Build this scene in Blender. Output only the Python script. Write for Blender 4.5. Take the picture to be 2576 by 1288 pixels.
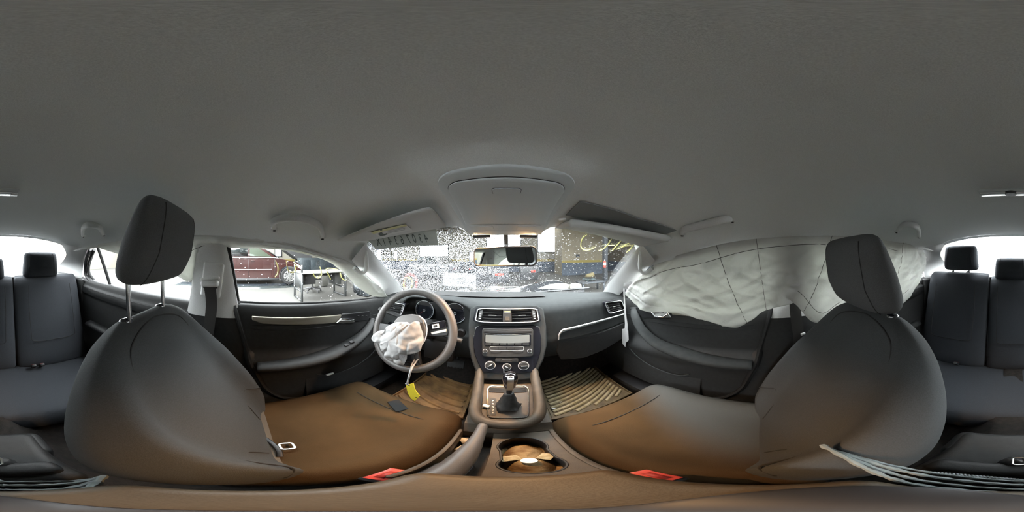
import bpy, bmesh, math, random
from mathutils import Vector, Matrix, noise

for _o in list(bpy.data.objects):
    bpy.data.objects.remove(_o)
SC = bpy.context.scene
COL = SC.collection
CZ = 1.2                     # height of the lens above the hall floor; all car coordinates are given from the lens
R = math.radians
random.seed(7)

# ------------------------------------------------------------------ camera, sky, exposure
cd = bpy.data.cameras.new('camera')
cd.type = 'PANO'
try:
    cd.panorama_type = 'EQUIRECTANGULAR'
except Exception:
    pass
try:
    cd.cycles.panorama_type = 'EQUIRECTANGULAR'
except Exception:
    pass
cd.clip_start = 0.01
cam = bpy.data.objects.new('camera', cd)
COL.objects.link(cam)
cam.location = (0, 0, CZ)
cam.rotation_euler = (R(90), 0, R(-3.07))
SC.camera = cam

SKY = 10.5
LAMP_W = 0.90               # watts of each warm reading lamp in the overhead console
w = bpy.data.worlds.new('sky')
SC.world = w
w.use_nodes = True
bg = w.node_tree.nodes['Background']
bg.inputs[0].default_value = (0.93, 0.97, 1.0, 1)
bg.inputs[1].default_value = SKY

SC.view_settings.view_transform = 'Standard'
SC.view_settings.look = 'None'
SC.view_settings.gamma = 1.0
SC.view_settings.use_curve_mapping = False
SC.view_settings.exposure = 1.42
SC.cycles.use_denoising = True
SC.cycles.max_bounces = 10
SC.cycles.diffuse_bounces = 7
SC.cycles.transparent_max_bounces = 16
SC.cycles.caustics_reflective = False
SC.cycles.caustics_refractive = False
SC.cycles.sample_clamp_indirect = 6.0

# ------------------------------------------------------------------ from a measured direction and a known real plane to a point
PX0, K = 1266.0, 360.0 / 2576.0
def ang(px, py):
    return R((px - PX0) * K), R((644 - py) * K)
def H(px, py, hd):
    t, p = ang(px, py)
    return (hd * math.sin(t), hd * math.cos(t), hd * math.tan(p))
def onX(px, py, x):
    t, p = ang(px, py)
    return H(px, py, x / math.sin(t))
def onY(px, py, y):
    t, p = ang(px, py)
    return H(px, py, y / math.cos(t))
def onZ(px, py, z):
    t, p = ang(px, py)
    return H(px, py, z / math.tan(p))
def onG(px, py, s=-1, a=.664, b=.23):         # side glass, leaning in towards the roof; s=-1 left, 1 right
    t, p = ang(px, py)
    return H(px, py, a / (s * math.sin(t) + b * math.tan(p)))

# ------------------------------------------------------------------ materials
MATS = {}
def nt(name):
    m = bpy.data.materials.new(name)
    m.use_nodes = True
    return m, m.node_tree.nodes, m.node_tree.links
def mat(name, col, rough=.6, metal=0, scale=0, var=.15, bump=0, bscale=None, coat=0, emit=None, col2=None, detail=3, kind='noise', spec=.5, stretch=None):
    if name in MATS:
        return MATS[name]
    m, n, l = nt(name)
    b = n['Principled BSDF']
    b.inputs['Base Color'].default_value = (*col, 1)
    b.inputs['Roughness'].default_value = rough
    b.inputs['Metallic'].default_value = metal
    b.inputs['Specular IOR Level'].default_value = spec
    b.inputs['Coat Weight'].default_value = coat
    if emit:
        b.inputs['Emission Color'].default_value = (*emit[0], 1)
        b.inputs['Emission Strength'].default_value = emit[1]
    if scale or bump:
        tc = n.new('ShaderNodeTexCoord')
        src = tc.outputs['Object']
        if stretch:
            mp = n.new('ShaderNodeMapping'); mp.inputs['Scale'].default_value = stretch
            l.new(src, mp.inputs[0]); src = mp.outputs[0]
    if scale:
        if kind == 'noise':
            t = n.new('ShaderNodeTexNoise'); t.inputs['Detail'].default_value = detail
            fac = t.outputs['Fac']
        else:
            t = n.new('ShaderNodeTexVoronoi'); fac = t.outputs['Distance']
        t.inputs['Scale'].default_value = scale
        l.new(src, t.inputs['Vector'])
        r = n.new('ShaderNodeValToRGB')
        r.color_ramp.elements[0].position = .3; r.color_ramp.elements[1].position = .7
        c2 = col2 or tuple(min(1, c * (1 + var)) for c in col)
        c1 = col if col2 else tuple(c * (1 - var) for c in col)
        r.color_ramp.elements[0].color = (*c1, 1); r.color_ramp.elements[1].color = (*c2, 1)
        l.new(fac, r.inputs[0]); l.new(r.outputs[0], b.inputs['Base Color'])
    if bump:
        t2 = n.new('ShaderNodeTexNoise'); t2.inputs['Scale'].default_value = bscale or 300; t2.inputs['Detail'].default_value = 2
        l.new(src, t2.inputs['Vector'])
        bp = n.new('ShaderNodeBump'); bp.inputs['Strength'].default_value = bump; bp.inputs['Distance'].default_value = .002
        l.new(t2.outputs['Fac'], bp.inputs['Height']); l.new(bp.outputs[0], b.inputs['Normal'])
    MATS[name] = m
    return m

def glass_mat(name, tint=(.95, .97, .96), dirt=0.0, gloss=.07, drops=None):
    """thin pane: see-through with a weak reflection, dirt specks of real colour on it"""
    m, n, l = nt(name)
    n.remove(n['Principled BSDF'])
    out = n['Material Output']
    tr = n.new('ShaderNodeBsdfTransparent'); tr.inputs[0].default_value = (*tint, 1)
    gl = n.new('ShaderNodeBsdfGlossy'); gl.inputs['Roughness'].default_value = .03
    mx = n.new('ShaderNodeMixShader'); mx.inputs[0].default_value = gloss
    l.new(tr.outputs[0], mx.inputs[1]); l.new(gl.outputs[0], mx.inputs[2])
    last = mx.outputs[0]
    if drops:
        tc = n.new('ShaderNodeTexCoord')
        sx = n.new('ShaderNodeSeparateXYZ'); l.new(tc.outputs['Object'], sx.inputs[0])
        for kind, sc, t0, t1, colr in drops:
            # how many specks sit where: they thin out towards the passenger's side (t0 at left, t1 at right)
            mr = n.new('ShaderNodeMapRange'); mr.inputs['From Min'].default_value = -.15; mr.inputs['From Max'].default_value = .35
            mr.inputs['To Min'].default_value = t0; mr.inputs['To Max'].default_value = t1
            l.new(sx.outputs['X'], mr.inputs['Value'])
            big = n.new('ShaderNodeTexNoise'); big.inputs['Scale'].default_value = 9; l.new(tc.outputs['Object'], big.inputs['Vector'])
            ad = n.new('ShaderNodeMath'); ad.operation = 'MULTIPLY_ADD'; ad.inputs[1].default_value = .30; ad.inputs[2].default_value = -.15
            l.new(big.outputs['Fac'], ad.inputs[0])
            th = n.new('ShaderNodeMath'); th.operation = 'ADD'; l.new(mr.outputs[0], th.inputs[0]); l.new(ad.outputs[0], th.inputs[1])
            if kind == 'v':
                v = n.new('ShaderNodeTexVoronoi'); v.inputs['Scale'].default_value = sc; l.new(tc.outputs['Object'], v.inputs['Vector'])
                val = v.outputs['Distance']
            else:
                v = n.new('ShaderNodeTexNoise'); v.inputs['Scale'].default_value = sc; v.inputs['Detail'].default_value = 3
                l.new(tc.outputs['Object'], v.inputs['Vector']); val = v.outputs['Fac']
            cp = n.new('ShaderNodeMath'); cp.operation = 'LESS_THAN'; l.new(val, cp.inputs[0]); l.new(th.outputs[0], cp.inputs[1])
            if colr[0] > .3:
                d1 = n.new('ShaderNodeBsdfTranslucent'); d1.inputs[0].default_value = (*colr, 1)
                d2 = n.new('ShaderNodeBsdfTransparent')
                d = n.new('ShaderNodeMixShader'); d.inputs[0].default_value = .25
                l.new(d1.outputs[0], d.inputs[1]); l.new(d2.outputs[0], d.inputs[2])
            else:
                d = n.new('ShaderNodeBsdfTransparent'); d.inputs[0].default_value = (*colr, 1)
            m2 = n.new('ShaderNodeMixShader'); l.new(cp.outputs[0], m2.inputs[0]); l.new(last, m2.inputs[1]); l.new(d.outputs[0], m2.inputs[2])
            last = m2.outputs[0]
    l.new(last, out.inputs[0])
    MATS[name] = m
    return m

M_head = mat('headliner_cloth', (.76, .785, .775), .95, scale=900, var=.10, bump=.25, bscale=1400)
M_pillar = mat('light_grey_trim', (.68, .685, .68), .6, scale=300, var=.05, bump=.1, bscale=900)
M_oh = mat('overhead_plastic', (.56, .595, .60), .5, bump=.1, bscale=1200)
M_dark = mat('dark_plastic', (.019, .0195, .0195), .55, spec=.4, scale=60, var=.18, bump=.2, bscale=900)
M_dash = mat('dash_plastic', (.031, .033, .033), .8, spec=.15, scale=40, var=.12, bump=.25, bscale=800)
M_black = mat('black_plastic', (.012, .012, .013), .45)
M_gloss = mat('piano_black', (.010, .011, .016), .06, coat=1)
M_rub = mat('black_rubber', (.010, .010, .010), .8)
M_chrome = mat('chrome', (.85, .86, .87), .12, 1)
M_silver = mat('silver_trim', (.72, .73, .74), .32, .45)
M_satin = mat('satin_silver', (.62, .62, .60), .32, 1)
M_seat = mat('seat_cloth', (.060, .064, .066), .95, scale=500, var=.16, bump=.4, bscale=700)
M_hrest = mat('headrest_cloth', (.105, .108, .112), .95, scale=500, var=.14, bump=.35, bscale=700)
M_seatin = mat('seat_insert_cloth', (.118, .122, .120), .95, scale=800, var=.22, bump=.4, bscale=1100)
M_cush = mat('dusty_seat_cloth', (.055, .032, .013), .95, spec=.25, scale=7, col2=(.080, .045, .018), bump=.4, bscale=700)  # grey cushion cloth with the warm lamplight put into its base colour
def half_lamp_tinted():
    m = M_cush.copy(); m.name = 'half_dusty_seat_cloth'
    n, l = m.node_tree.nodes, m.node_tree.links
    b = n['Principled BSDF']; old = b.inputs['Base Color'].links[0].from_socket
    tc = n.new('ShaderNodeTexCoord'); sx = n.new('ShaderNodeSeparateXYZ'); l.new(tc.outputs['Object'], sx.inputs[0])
    # warm lamplight painted brown on the inner and front part, grey at outer rear
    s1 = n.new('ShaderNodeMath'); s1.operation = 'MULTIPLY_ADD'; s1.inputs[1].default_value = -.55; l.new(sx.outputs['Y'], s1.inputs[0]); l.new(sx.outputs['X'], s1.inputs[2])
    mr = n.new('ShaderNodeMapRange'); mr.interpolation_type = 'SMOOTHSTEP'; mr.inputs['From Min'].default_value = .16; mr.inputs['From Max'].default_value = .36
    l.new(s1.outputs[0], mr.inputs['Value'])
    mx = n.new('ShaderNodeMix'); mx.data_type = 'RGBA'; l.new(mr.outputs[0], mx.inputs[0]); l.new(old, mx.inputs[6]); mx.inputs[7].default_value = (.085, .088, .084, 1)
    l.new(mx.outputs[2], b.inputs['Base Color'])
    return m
M_cush2 = half_lamp_tinted()
M_seam = mat('seam_thread', (.03, .03, .03), .9)
M_rear = mat('rear_seat_cloth', (.034, .038, .045), .9, scale=400, var=.15, bump=.3, bscale=700)
M_ins = mat('door_insert', (.30, .28, .23), .38, .35, scale=8, var=.12, stretch=(1, .2, 6))
M_carpet = mat('carpet', (.014, .011, .009), 1, scale=60, var=.5, bump=.8, bscale=400)
M_mud = mat('muddy_debris', (.16, .085, .03), .8, scale=40, col2=(.36, .26, .13), bump=.8, bscale=150)
M_mat = mat('ribbed_mat', (.36, .29, .15), .42, scale=25, col2=(.55, .48, .32), bump=.3, bscale=100)
M_rim = mat('wheel_leather', (.085, .078, .074), .42, bump=.2, bscale=900)
M_bag = mat('airbag_cloth', (.34, .335, .33), .9, scale=14, var=.06, bump=.25, bscale=500)
M_cons = mat('console_plastic', (.055, .041, .027), .6, scale=30, var=.25, bump=.2, bscale=700)
M_arm = mat('armrest_vinyl', (.085, .064, .040), .55, scale=20, var=.15, bump=.2, bscale=400, stretch=(1, 1, 1))
M_paper = mat('paper', (.75, .72, .68), .8)
M_white = mat('white_plastic', (.8, .8, .78), .5)
M_yel = mat('tag_yellow', (.80, .66, .05), .5)
M_mark = mat('marker_yellow', (.85, .80, .30), .6)
M_red = mat('buckle_red', (.62, .07, .05), .4)
M_belt = mat('belt_webbing', (.040, .038, .036), .85, bump=.3, bscale=900)
M_lapbelt = mat('dusty_webbing', (.12, .095, .07), .85, bump=.3, bscale=900)
M_strap = mat('frayed_strap', (.22, .25, .25), .8, scale=60, var=.2)
M_tag = mat('label_grey', (.62, .62, .60), .7)
M_ltag = mat('label_yellow', (.60, .58, .30), .7)
M_ink = mat('ink', (.07, .09, .08), .8)
M_lamp = mat('reading_lens', (1, .9, .75), .4, emit=((1, .72, .42), 9))
M_mirror = mat('mirror_glass', (.80, .86, .88), .02, 1)
M_lcd = mat('lcd_screen', (.16, .17, .165), .25, coat=1)
M_gauge = mat('gauge_face', (.012, .014, .020), .15, coat=1)
M_glass = glass_mat('side_glass', drops=[('v', 60, .10, .10, (.40, .41, .42))])
M_wind = glass_mat('windscreen_glass', tint=(.93, .96, .96), drops=[('v', 230, .36, .10, (.40, .42, .44)), ('n', 190, .40, .30, (.05, .06, .08))])
M_rwin = glass_mat('rear_glass', drops=[('v', 240, .25, .25, (.45, .45, .45))])
def cloth_mat():
    m, n, l = nt('curtain_cloth')
    b = n['Principled BSDF']
    b.inputs['Base Color'].default_value = (.72, .72, .70, 1); b.inputs['Roughness'].default_value = .85
    tl = n.new('ShaderNodeBsdfTranslucent'); tl.inputs[0].default_value = (.56, .57, .53, 1)
    mx = n.new('ShaderNodeMixShader'); mx.inputs[0].default_value = .30
    tc = n.new('ShaderNodeTexCoord'); t = n.new('ShaderNodeTexNoise'); t.inputs['Scale'].default_value = 18; t.inputs['Detail'].default_value = 4
    l.new(tc.outputs['Object'], t.inputs['Vector'])
    bp = n.new('ShaderNodeBump'); bp.inputs['Strength'].default_value = .6; bp.inputs['Distance'].default_value = .012
    l.new(t.outputs['Fac'], bp.inputs['Height']); l.new(bp.outputs[0], b.inputs['Normal'])
    l.new(b.outputs[0], mx.inputs[1]); l.new(tl.outputs[0], mx.inputs[2]); l.new(mx.outputs[0], n['Material Output'].inputs[0])
    return m
M_curt = cloth_mat()

# ------------------------------------------------------------------ mesh building
class MB:
    def __init__(s):
        s.v = []; s.f = []
    def add(s, v, f):
        o = len(s.v)
        s.v += [tuple(p) for p in v]; s.f += [tuple(i + o for i in q) for q in f]
        return s
    def grid(s, fn, nu, nv, cu=False):
        v = [fn(i / (nu if cu else nu - 1), j / (nv - 1)) for j in range(nv) for i in range(nu)]
        f = []
        for j in range(nv - 1):
            for i in range(nu if cu else nu - 1):
                i2 = (i + 1) % nu
                f.append((j * nu + i, j * nu + i2, (j + 1) * nu + i2, (j + 1) * nu + i))
        return s.add(v, f)
    def slab(s, fn, nu, nv, off):
        """a sheet with real thickness: second skin shifted by off(u,v)->vector"""
        a = [Vector(fn(i / (nu - 1), j / (nv - 1))) for j in range(nv) for i in range(nu)]
        o = Vector(off)
        b = [p + o for p in a]
        n = nu * nv
        f = []
        for j in range(nv - 1):
            for i in range(nu - 1):
                q = (j * nu + i, j * nu + i + 1, (j + 1) * nu + i + 1, (j + 1) * nu + i)
                f.append(q); f.append(tuple(k + n for k in reversed(q)))
        bd = [i for i in range(nu)] + [j * nu + nu - 1 for j in range(1, nv)] + [(nv - 1) * nu + i for i in range(nu - 2, -1, -1)] + [j * nu for j in range(nv - 2, 0, -1)]
        for k in range(len(bd)):
            p, q = bd[k], bd[(k + 1) % len(bd)]
            f.append((q, p, p + n, q + n))
        return s.add(a + b, f)
    def box(s, c, d, rot=None, r=0, seg=2):
        bm = bmesh.new()
        bmesh.ops.create_cube(bm, size=1)
        bmesh.ops.scale(bm, vec=d, verts=bm.verts)
        if r:
            bmesh.ops.bevel(bm, geom=bm.edges[:], offset=min(r, .49 * min(d)), segments=seg, profile=.5, affect='EDGES')
        m = Matrix.Translation(c)
        if rot is not None:
            from mathutils import Euler
            m = m @ (rot.to_4x4() if isinstance(rot, Matrix) else Euler([R(a) for a in rot]).to_matrix().to_4x4())
        bm.transform(m)
        bm.verts.index_update()
        s.add([v.co[:] for v in bm.verts], [[v.index for v in f.verts] for f in bm.faces])
        bm.free()
        return s
    def tube(s, pts, r, n=8, closed=False, flat=None, cap=True, up=(0, 0, 1)):
        """r: number or list; flat=(a,b) scales the section across / along the normal"""
        P = [Vector(p) for p in pts]
        N = len(P)
        rings = []
        pu = None
        for i, p in enumerate(P):
            if closed:
                t = P[(i + 1) % N] - P[i - 1]
            else:
                t = P[min(i + 1, N - 1)] - P[max(i - 1, 0)]
            t.normalize()
            u = Vector(up) if pu is None else pu
            x = t.cross(u)
            if x.length < 1e-4:
                x = t.cross(Vector((1, 0, 0)))
            x.normalize(); y = x.cross(t)
            if not flat:
                pu = y
            rr = r[i] if isinstance(r, (list, tuple)) else r
            a, b = flat or (1, 1)
            rings.append([tuple(p + x * rr * a * math.cos(2 * math.pi * k / n) + y * rr * b * math.sin(2 * math.pi * k / n)) for k in range(n)])
        return s.loft(rings, closed, cap)
    def loft(s, rings, closed=False, cap=True):
        n = len(rings[0]); v = [p for q in rings for p in q]; f = []
        L = len(rings)
        for j in range(L if closed else L - 1):
            j2 = (j + 1) % L
            for i in range(n):
                i2 = (i + 1) % n
                f.append((j * n + i, j * n + i2, j2 * n + i2, j2 * n + i))
        if cap and not closed:
            f.append(tuple(reversed(range(n)))); f.append(tuple(range((L - 1) * n, L * n)))
        return s.add(v, f)
    def lathe(s, prof, c, axis=(0, 0, 1), n=24):
        ax = Vector(axis).normalized()
        q = Vector((0, 0, 1)).rotation_difference(ax)
        c = Vector(c)
        rings = [[tuple(c + q @ Vector((r * math.cos(2 * math.pi * k / n), r * math.sin(2 * math.pi * k / n), h))) for k in range(n)] for r, h in prof]
        return s.loft(rings)
    def prism(s, poly, d):
        """poly: closed loop of points, extruded by vector d"""
        n = len(poly); d = Vector(d)
        v = [tuple(p) for p in poly] + [tuple(Vector(p) + d) for p in poly]
        f = [tuple(range(n)), tuple(reversed(range(n, 2 * n)))] + [(i, i + n, (i + 1) % n + n, (i + 1) % n) for i in range(n)]
        return s.add(v, f)
    def build(s, name, m, parent=None, smooth=True, sub=0, sharp=40, bevel=0):
        me = bpy.data.meshes.new(name)
        me.from_pydata([(x, y, z + CZ) for x, y, z in s.v], [], s.f)
        bm = bmesh.new(); bm.from_mesh(me)
        bmesh.ops.recalc_face_normals(bm, faces=bm.faces)
        if smooth and sharp < 180 and not sub:
            for e in bm.edges:
                if len(e.link_faces) == 2 and e.calc_face_angle(0) > R(sharp):
                    e.smooth = False
        bm.to_mesh(me); bm.free()
        if smooth:
            for p in me.polygons:
                p.use_smooth = True
        me.materials.append(m)
        o = bpy.data.objects.new(name, me)
        COL.objects.link(o)
        if parent is not None:
            o.parent = parent
            pl = Vector((0, 0, 0)); q = parent
            while q is not None:
                pl += q.location; q = q.parent
            o.location = -pl
        if bevel:
            md = o.modifiers.new('b', 'BEVEL'); md.width = bevel; md.segments = 2; md.limit_method = 'ANGLE'; md.angle_limit = R(35)
        if sub:
            md = o.modifiers.new('s', 'SUBSURF'); md.levels = sub; md.render_levels = sub
        return o
def tag(o, label=None, cat=None, group=None, kind=None):
    if label: o['label'] = label
    if cat: o['category'] = cat
    if group: o['group'] = group
    if kind: o['kind'] = kind
    return o
def thing(name, loc, label, cat, group=None, kind=None):
    o = bpy.data.objects.new(name, None)
    o.empty_display_size = .05
    COL.objects.link(o)
    o.location = (loc[0], loc[1], loc[2] + CZ)
    return tag(o, label, cat, group, kind)
def lerp(a, b, t): return a + (b - a) * t
def tab(T, x):
    if x <= T[0][0]: return T[0][1:] if len(T[0]) > 2 else T[0][1]
    for a, b in zip(T, T[1:]):
        if x <= b[0]:
            t = (x - a[0]) / (b[0] - a[0])
            r = [lerp(p, q, t) for p, q in zip(a[1:], b[1:])]
            return r if len(r) > 1 else r[0]
    return T[-1][1:] if len(T[-1]) > 2 else T[-1][1]
def smooth_path(pts, k=6):
    """Catmull-Rom through the points"""
    P = [Vector(p) for p in pts]; out = []
    for i in range(len(P) - 1):
        a, b, c, d = P[max(i - 1, 0)], P[i], P[i + 1], P[min(i + 2, len(P) - 1)]
        for j in range(k):
            t = j / k
            out.append(tuple(.5 * ((2 * b) + (c - a) * t + (2 * a - 5 * b + 4 * c - d) * t * t + (3 * b - a - 3 * c + d) * t ** 3)))
    out.append(tuple(P[-1]))
    return out
def rrect(w, h, r, n=4):
    pts = []
    for cx, cy, a0 in ((w / 2 - r, h / 2 - r, 0), (-w / 2 + r, h / 2 - r, 90), (-w / 2 + r, -h / 2 + r, 180), (w / 2 - r, -h / 2 + r, 270)):
        for k in range(n + 1):
            a = R(a0 + 90 * k / n)
            pts.append((cx + r * math.cos(a), cy + r * math.sin(a)))
    return pts
def text_mesh(txt, size, fn, m, name, parent, mirror=False, thick=0):
    """flat lettering mapped through fn(u,v) to the surface it is printed on"""
    cu = bpy.data.curves.new('t', 'FONT'); cu.body = txt; cu.size = size; cu.align_x = 'CENTER'; cu.align_y = 'CENTER'
    to = bpy.data.objects.new('t', cu); COL.objects.link(to)
    dg = bpy.context.evaluated_depsgraph_get()
    me = bpy.data.meshes.new_from_object(to.evaluated_get(dg))
    bpy.data.objects.remove(to)
    mb = MB()
    mb.add([fn(-v.co.x if mirror else v.co.x, v.co.y) for v in me.vertices], [tuple(p.vertices) for p in me.polygons])
    return mb.build(name, m, parent, smooth=False)
# ================================================================== THE CAR'S SHELL
ST = [(-1.20, .52, .02, .150), (-.95, .60, .045, .168), (-.79, .62, .055, .178), (-.5, .63, .068, .188), (-.2, .63, .066, .192),
      (0, .63, .052, .188), (.2, .625, .022, .172), (.3, .62, 0, .158), (.42, .61, -.03, .142), (.5, .60, -.055, .128), (.62, .60, -.09, .108)]
def head_z(x, y):
    w_, e, c = tab(ST, y)
    u = min(1, abs(x) / w_)
    sm = lambda t: (lambda k: k * k * (3 - 2 * k))(min(1, max(0, t)))
    blg = .020 * sm((.178 - abs(x - .006)) / .045) * sm((y - .19) / .07)
    return e + (c - e) * max(0, 1 - u ** 2.6) ** .5 - blg
def yf(x):
    a = abs(x)
    return .60 - .13 * (a / .52) ** 2 if a < .52 else lerp(.47, .51, min(1, (a - .52) / .08))
def yr(x):
    a = abs(x)
    return -1.15 + .07 * (a / .53) ** 2
def head_pt(s, t):
    # s -1..1 across, t 0 rear .. 1 front
    g = math.sin(s * math.pi / 2) ** 1 if True else s
    x0 = g * .62
    y = lerp(yr(x0), yf(x0), t)
    w_, e, c = tab(ST, y)
    x = g * w_
    return (x, y, head_z(x, y))
mb = MB().grid(lambda u, v: head_pt(u * 2 - 1, v), 121, 100)
# rolled bulge of the headliner around the overhead console
ceil_o = tag(mb.build('ceiling', M_head, sharp=180), kind='structure')
# headliner's rear lip over the rear window and front header lip
mb = MB().grid(lambda u, v: (lambda p: (p[0], p[1] - .03 * v, p[2] - .012 * v))(head_pt(u * 2 - 1, 0)), 41, 3)
mb.grid(lambda u, v: (lambda p: (p[0], p[1] + .035 * v, p[2] + .022 * v))(head_pt((u * 2 - 1) * .90, 1)), 61, 3)
tag(mb.build('trim_1', M_pillar), kind='structure')

# ---- windscreen
def WS(u, v):            # u -1..1, v 0 top .. 1 bottom
    T = Vector((.525 * u, .62 - .14 * u * u, .112 - .062 * u * u))
    B = Vector((.675 * u, 1.20 - .23 * u * u, -.268))
    p = T.lerp(B, v); p.z += .02 * math.sin(math.pi * v)
    return p
def onW(px, py, out=0.0):
    t, p = ang(px, py)
    d = Vector((math.sin(t) * math.cos(p), math.cos(t) * math.cos(p), math.sin(p)))
    u, v = 0, .5
    for _ in range(25):
        P = WS(u, v); e = P - d * P.dot(d)
        a = (WS(u + 1e-3, v) - P) / 1e-3; b = (WS(u, v + 1e-3) - P) / 1e-3
        a -= d * a.dot(d); b -= d * b.dot(d)
        A11, A12, A22 = a.dot(a), a.dot(b), b.dot(b); r1, r2 = -a.dot(e), -b.dot(e)
        D = A11 * A22 - A12 * A12
        u += (r1 * A22 - r2 * A12) / D; v += (A11 * r2 - A12 * r1) / D
    P = WS(u, v)
    return tuple(P * (1 + out))
ws = tag(MB().grid(lambda u, v: tuple(WS(u * 2.1 - 1.05, v * 1.06 - .03)), 31, 17).build('window_1', M_wind, sharp=180), kind='structure')
ws['label'] = 'windscreen covered in bright specks and water drops'
def scatter(name, fn, n, r0, r1, m, parent):
    mb = MB()
    for _ in range(n):
        P, N = fn(random.random(), random.random())
        r = random.uniform(r0, r1); N = Vector(N).normalized()
        a = N.orthogonal().normalized(); b = N.cross(a); el = random.uniform(.8, 1.5)
        k = 7
        v = [P + (a * math.cos(i * 6.283 / k) + b * el * math.sin(i * 6.283 / k)) * r for i in range(k)]
        v += [P + (a * math.cos(i * 6.283 / k) + b * el * math.sin(i * 6.283 / k)) * r * .6 + N * r * .45 for i in range(k)] + [P + N * r * .6]
        f = [(i, (i + 1) % k, (i + 1) % k + k, i + k) for i in range(k)] + [(i + k, (i + 1) % k + k, 2 * k) for i in range(k)] + [tuple(reversed(range(k)))]
        mb.add(v, f)
    return tag(mb.build(name, m, parent), kind='stuff')
def water():
    m, n, l = nt('water_drop')
    b = n['Principled BSDF']
    b.inputs['Transmission Weight'].default_value = 1; b.inputs['IOR'].default_value = 1.33; b.inputs['Roughness'].default_value = .02
    b.inputs['Base Color'].default_value = (1, 1, 1, 1)
    return m
M_water = water()
def wsf(a, b):
    u = a * 2 - 1; v = b
    P = WS(u, v); n_ = (WS(u + .01, v) - P).cross(WS(u, v + .01) - P)
    if n_.y < 0: n_ = -n_
    return P, n_
scatter('water_drops', wsf, 1500, .0012, .0035, M_water, ws)

# ---- A pillars
def strip(A, B, th, name, m, inner=None, bulge=.012, kind='structure', n=24):
    """bar of trim spanned between two edge curves A(t), B(t), rounded towards the cabin, with thickness"""
    def f(u, v):
        a, b = Vector(A(v)), Vector(B(v)); p = a.lerp(b, u)
        c = Vector(inner or (0, 0, 0)) - p; c.normalize()
        return tuple(p + c * bulge * math.sin(math.pi * u) ** .6)
    mb = MB().grid(f, 9, n)
    def g(u, v):
        a, b = Vector(A(v)), Vector(B(v)); p = a.lerp(b, u)
        c = p.normalized()
        return tuple(p + c * th)
    mb.grid(g, 3, n)
    mb.grid(lambda u, v: tuple(Vector(f(0, v)).lerp(Vector(g(0, v)), u)), 2, n)
    mb.grid(lambda u, v: tuple(Vector(f(1, v)).lerp(Vector(g(1, v)), u)), 2, n)
    return tag(mb.build(name, m, sharp=50), kind=kind)
def pl(pts):
    P = [Vector(p) for p in smooth_path(pts, 8)]
    def f(t):
        x = t * (len(P) - 1); i = min(int(x), len(P) - 2)
        return P[i].lerp(P[i + 1], x - i)
    return f
for s, k in ((-1, 2), (1, 3)):
    A = pl([(s * .515, .455, .052), (s * .57, .66, -.075), (s * .635, .86, -.195), (s * .685, .99, -.29)])
    B = pl([(s * .590, .44, -.02), (s * .645, .60, -.130), (s * .688, .76, -.225), (s * .715, .86, -.295)])
    strip(A, B, .02, 'trim_%d' % k, M_pillar, bulge=.014)
    # headliner corner that wraps over the top of the pillar
    mb = MB().tube(smooth_path([(s * .600, .46, -.055), (s * .600, .50, -.080), (s * .575, .515, -.06), (s * .535, .475, .03)], 5), .010, 8)
    tag(mb.build('trim_%d' % (k + 2), M_head), kind='structure')

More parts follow.
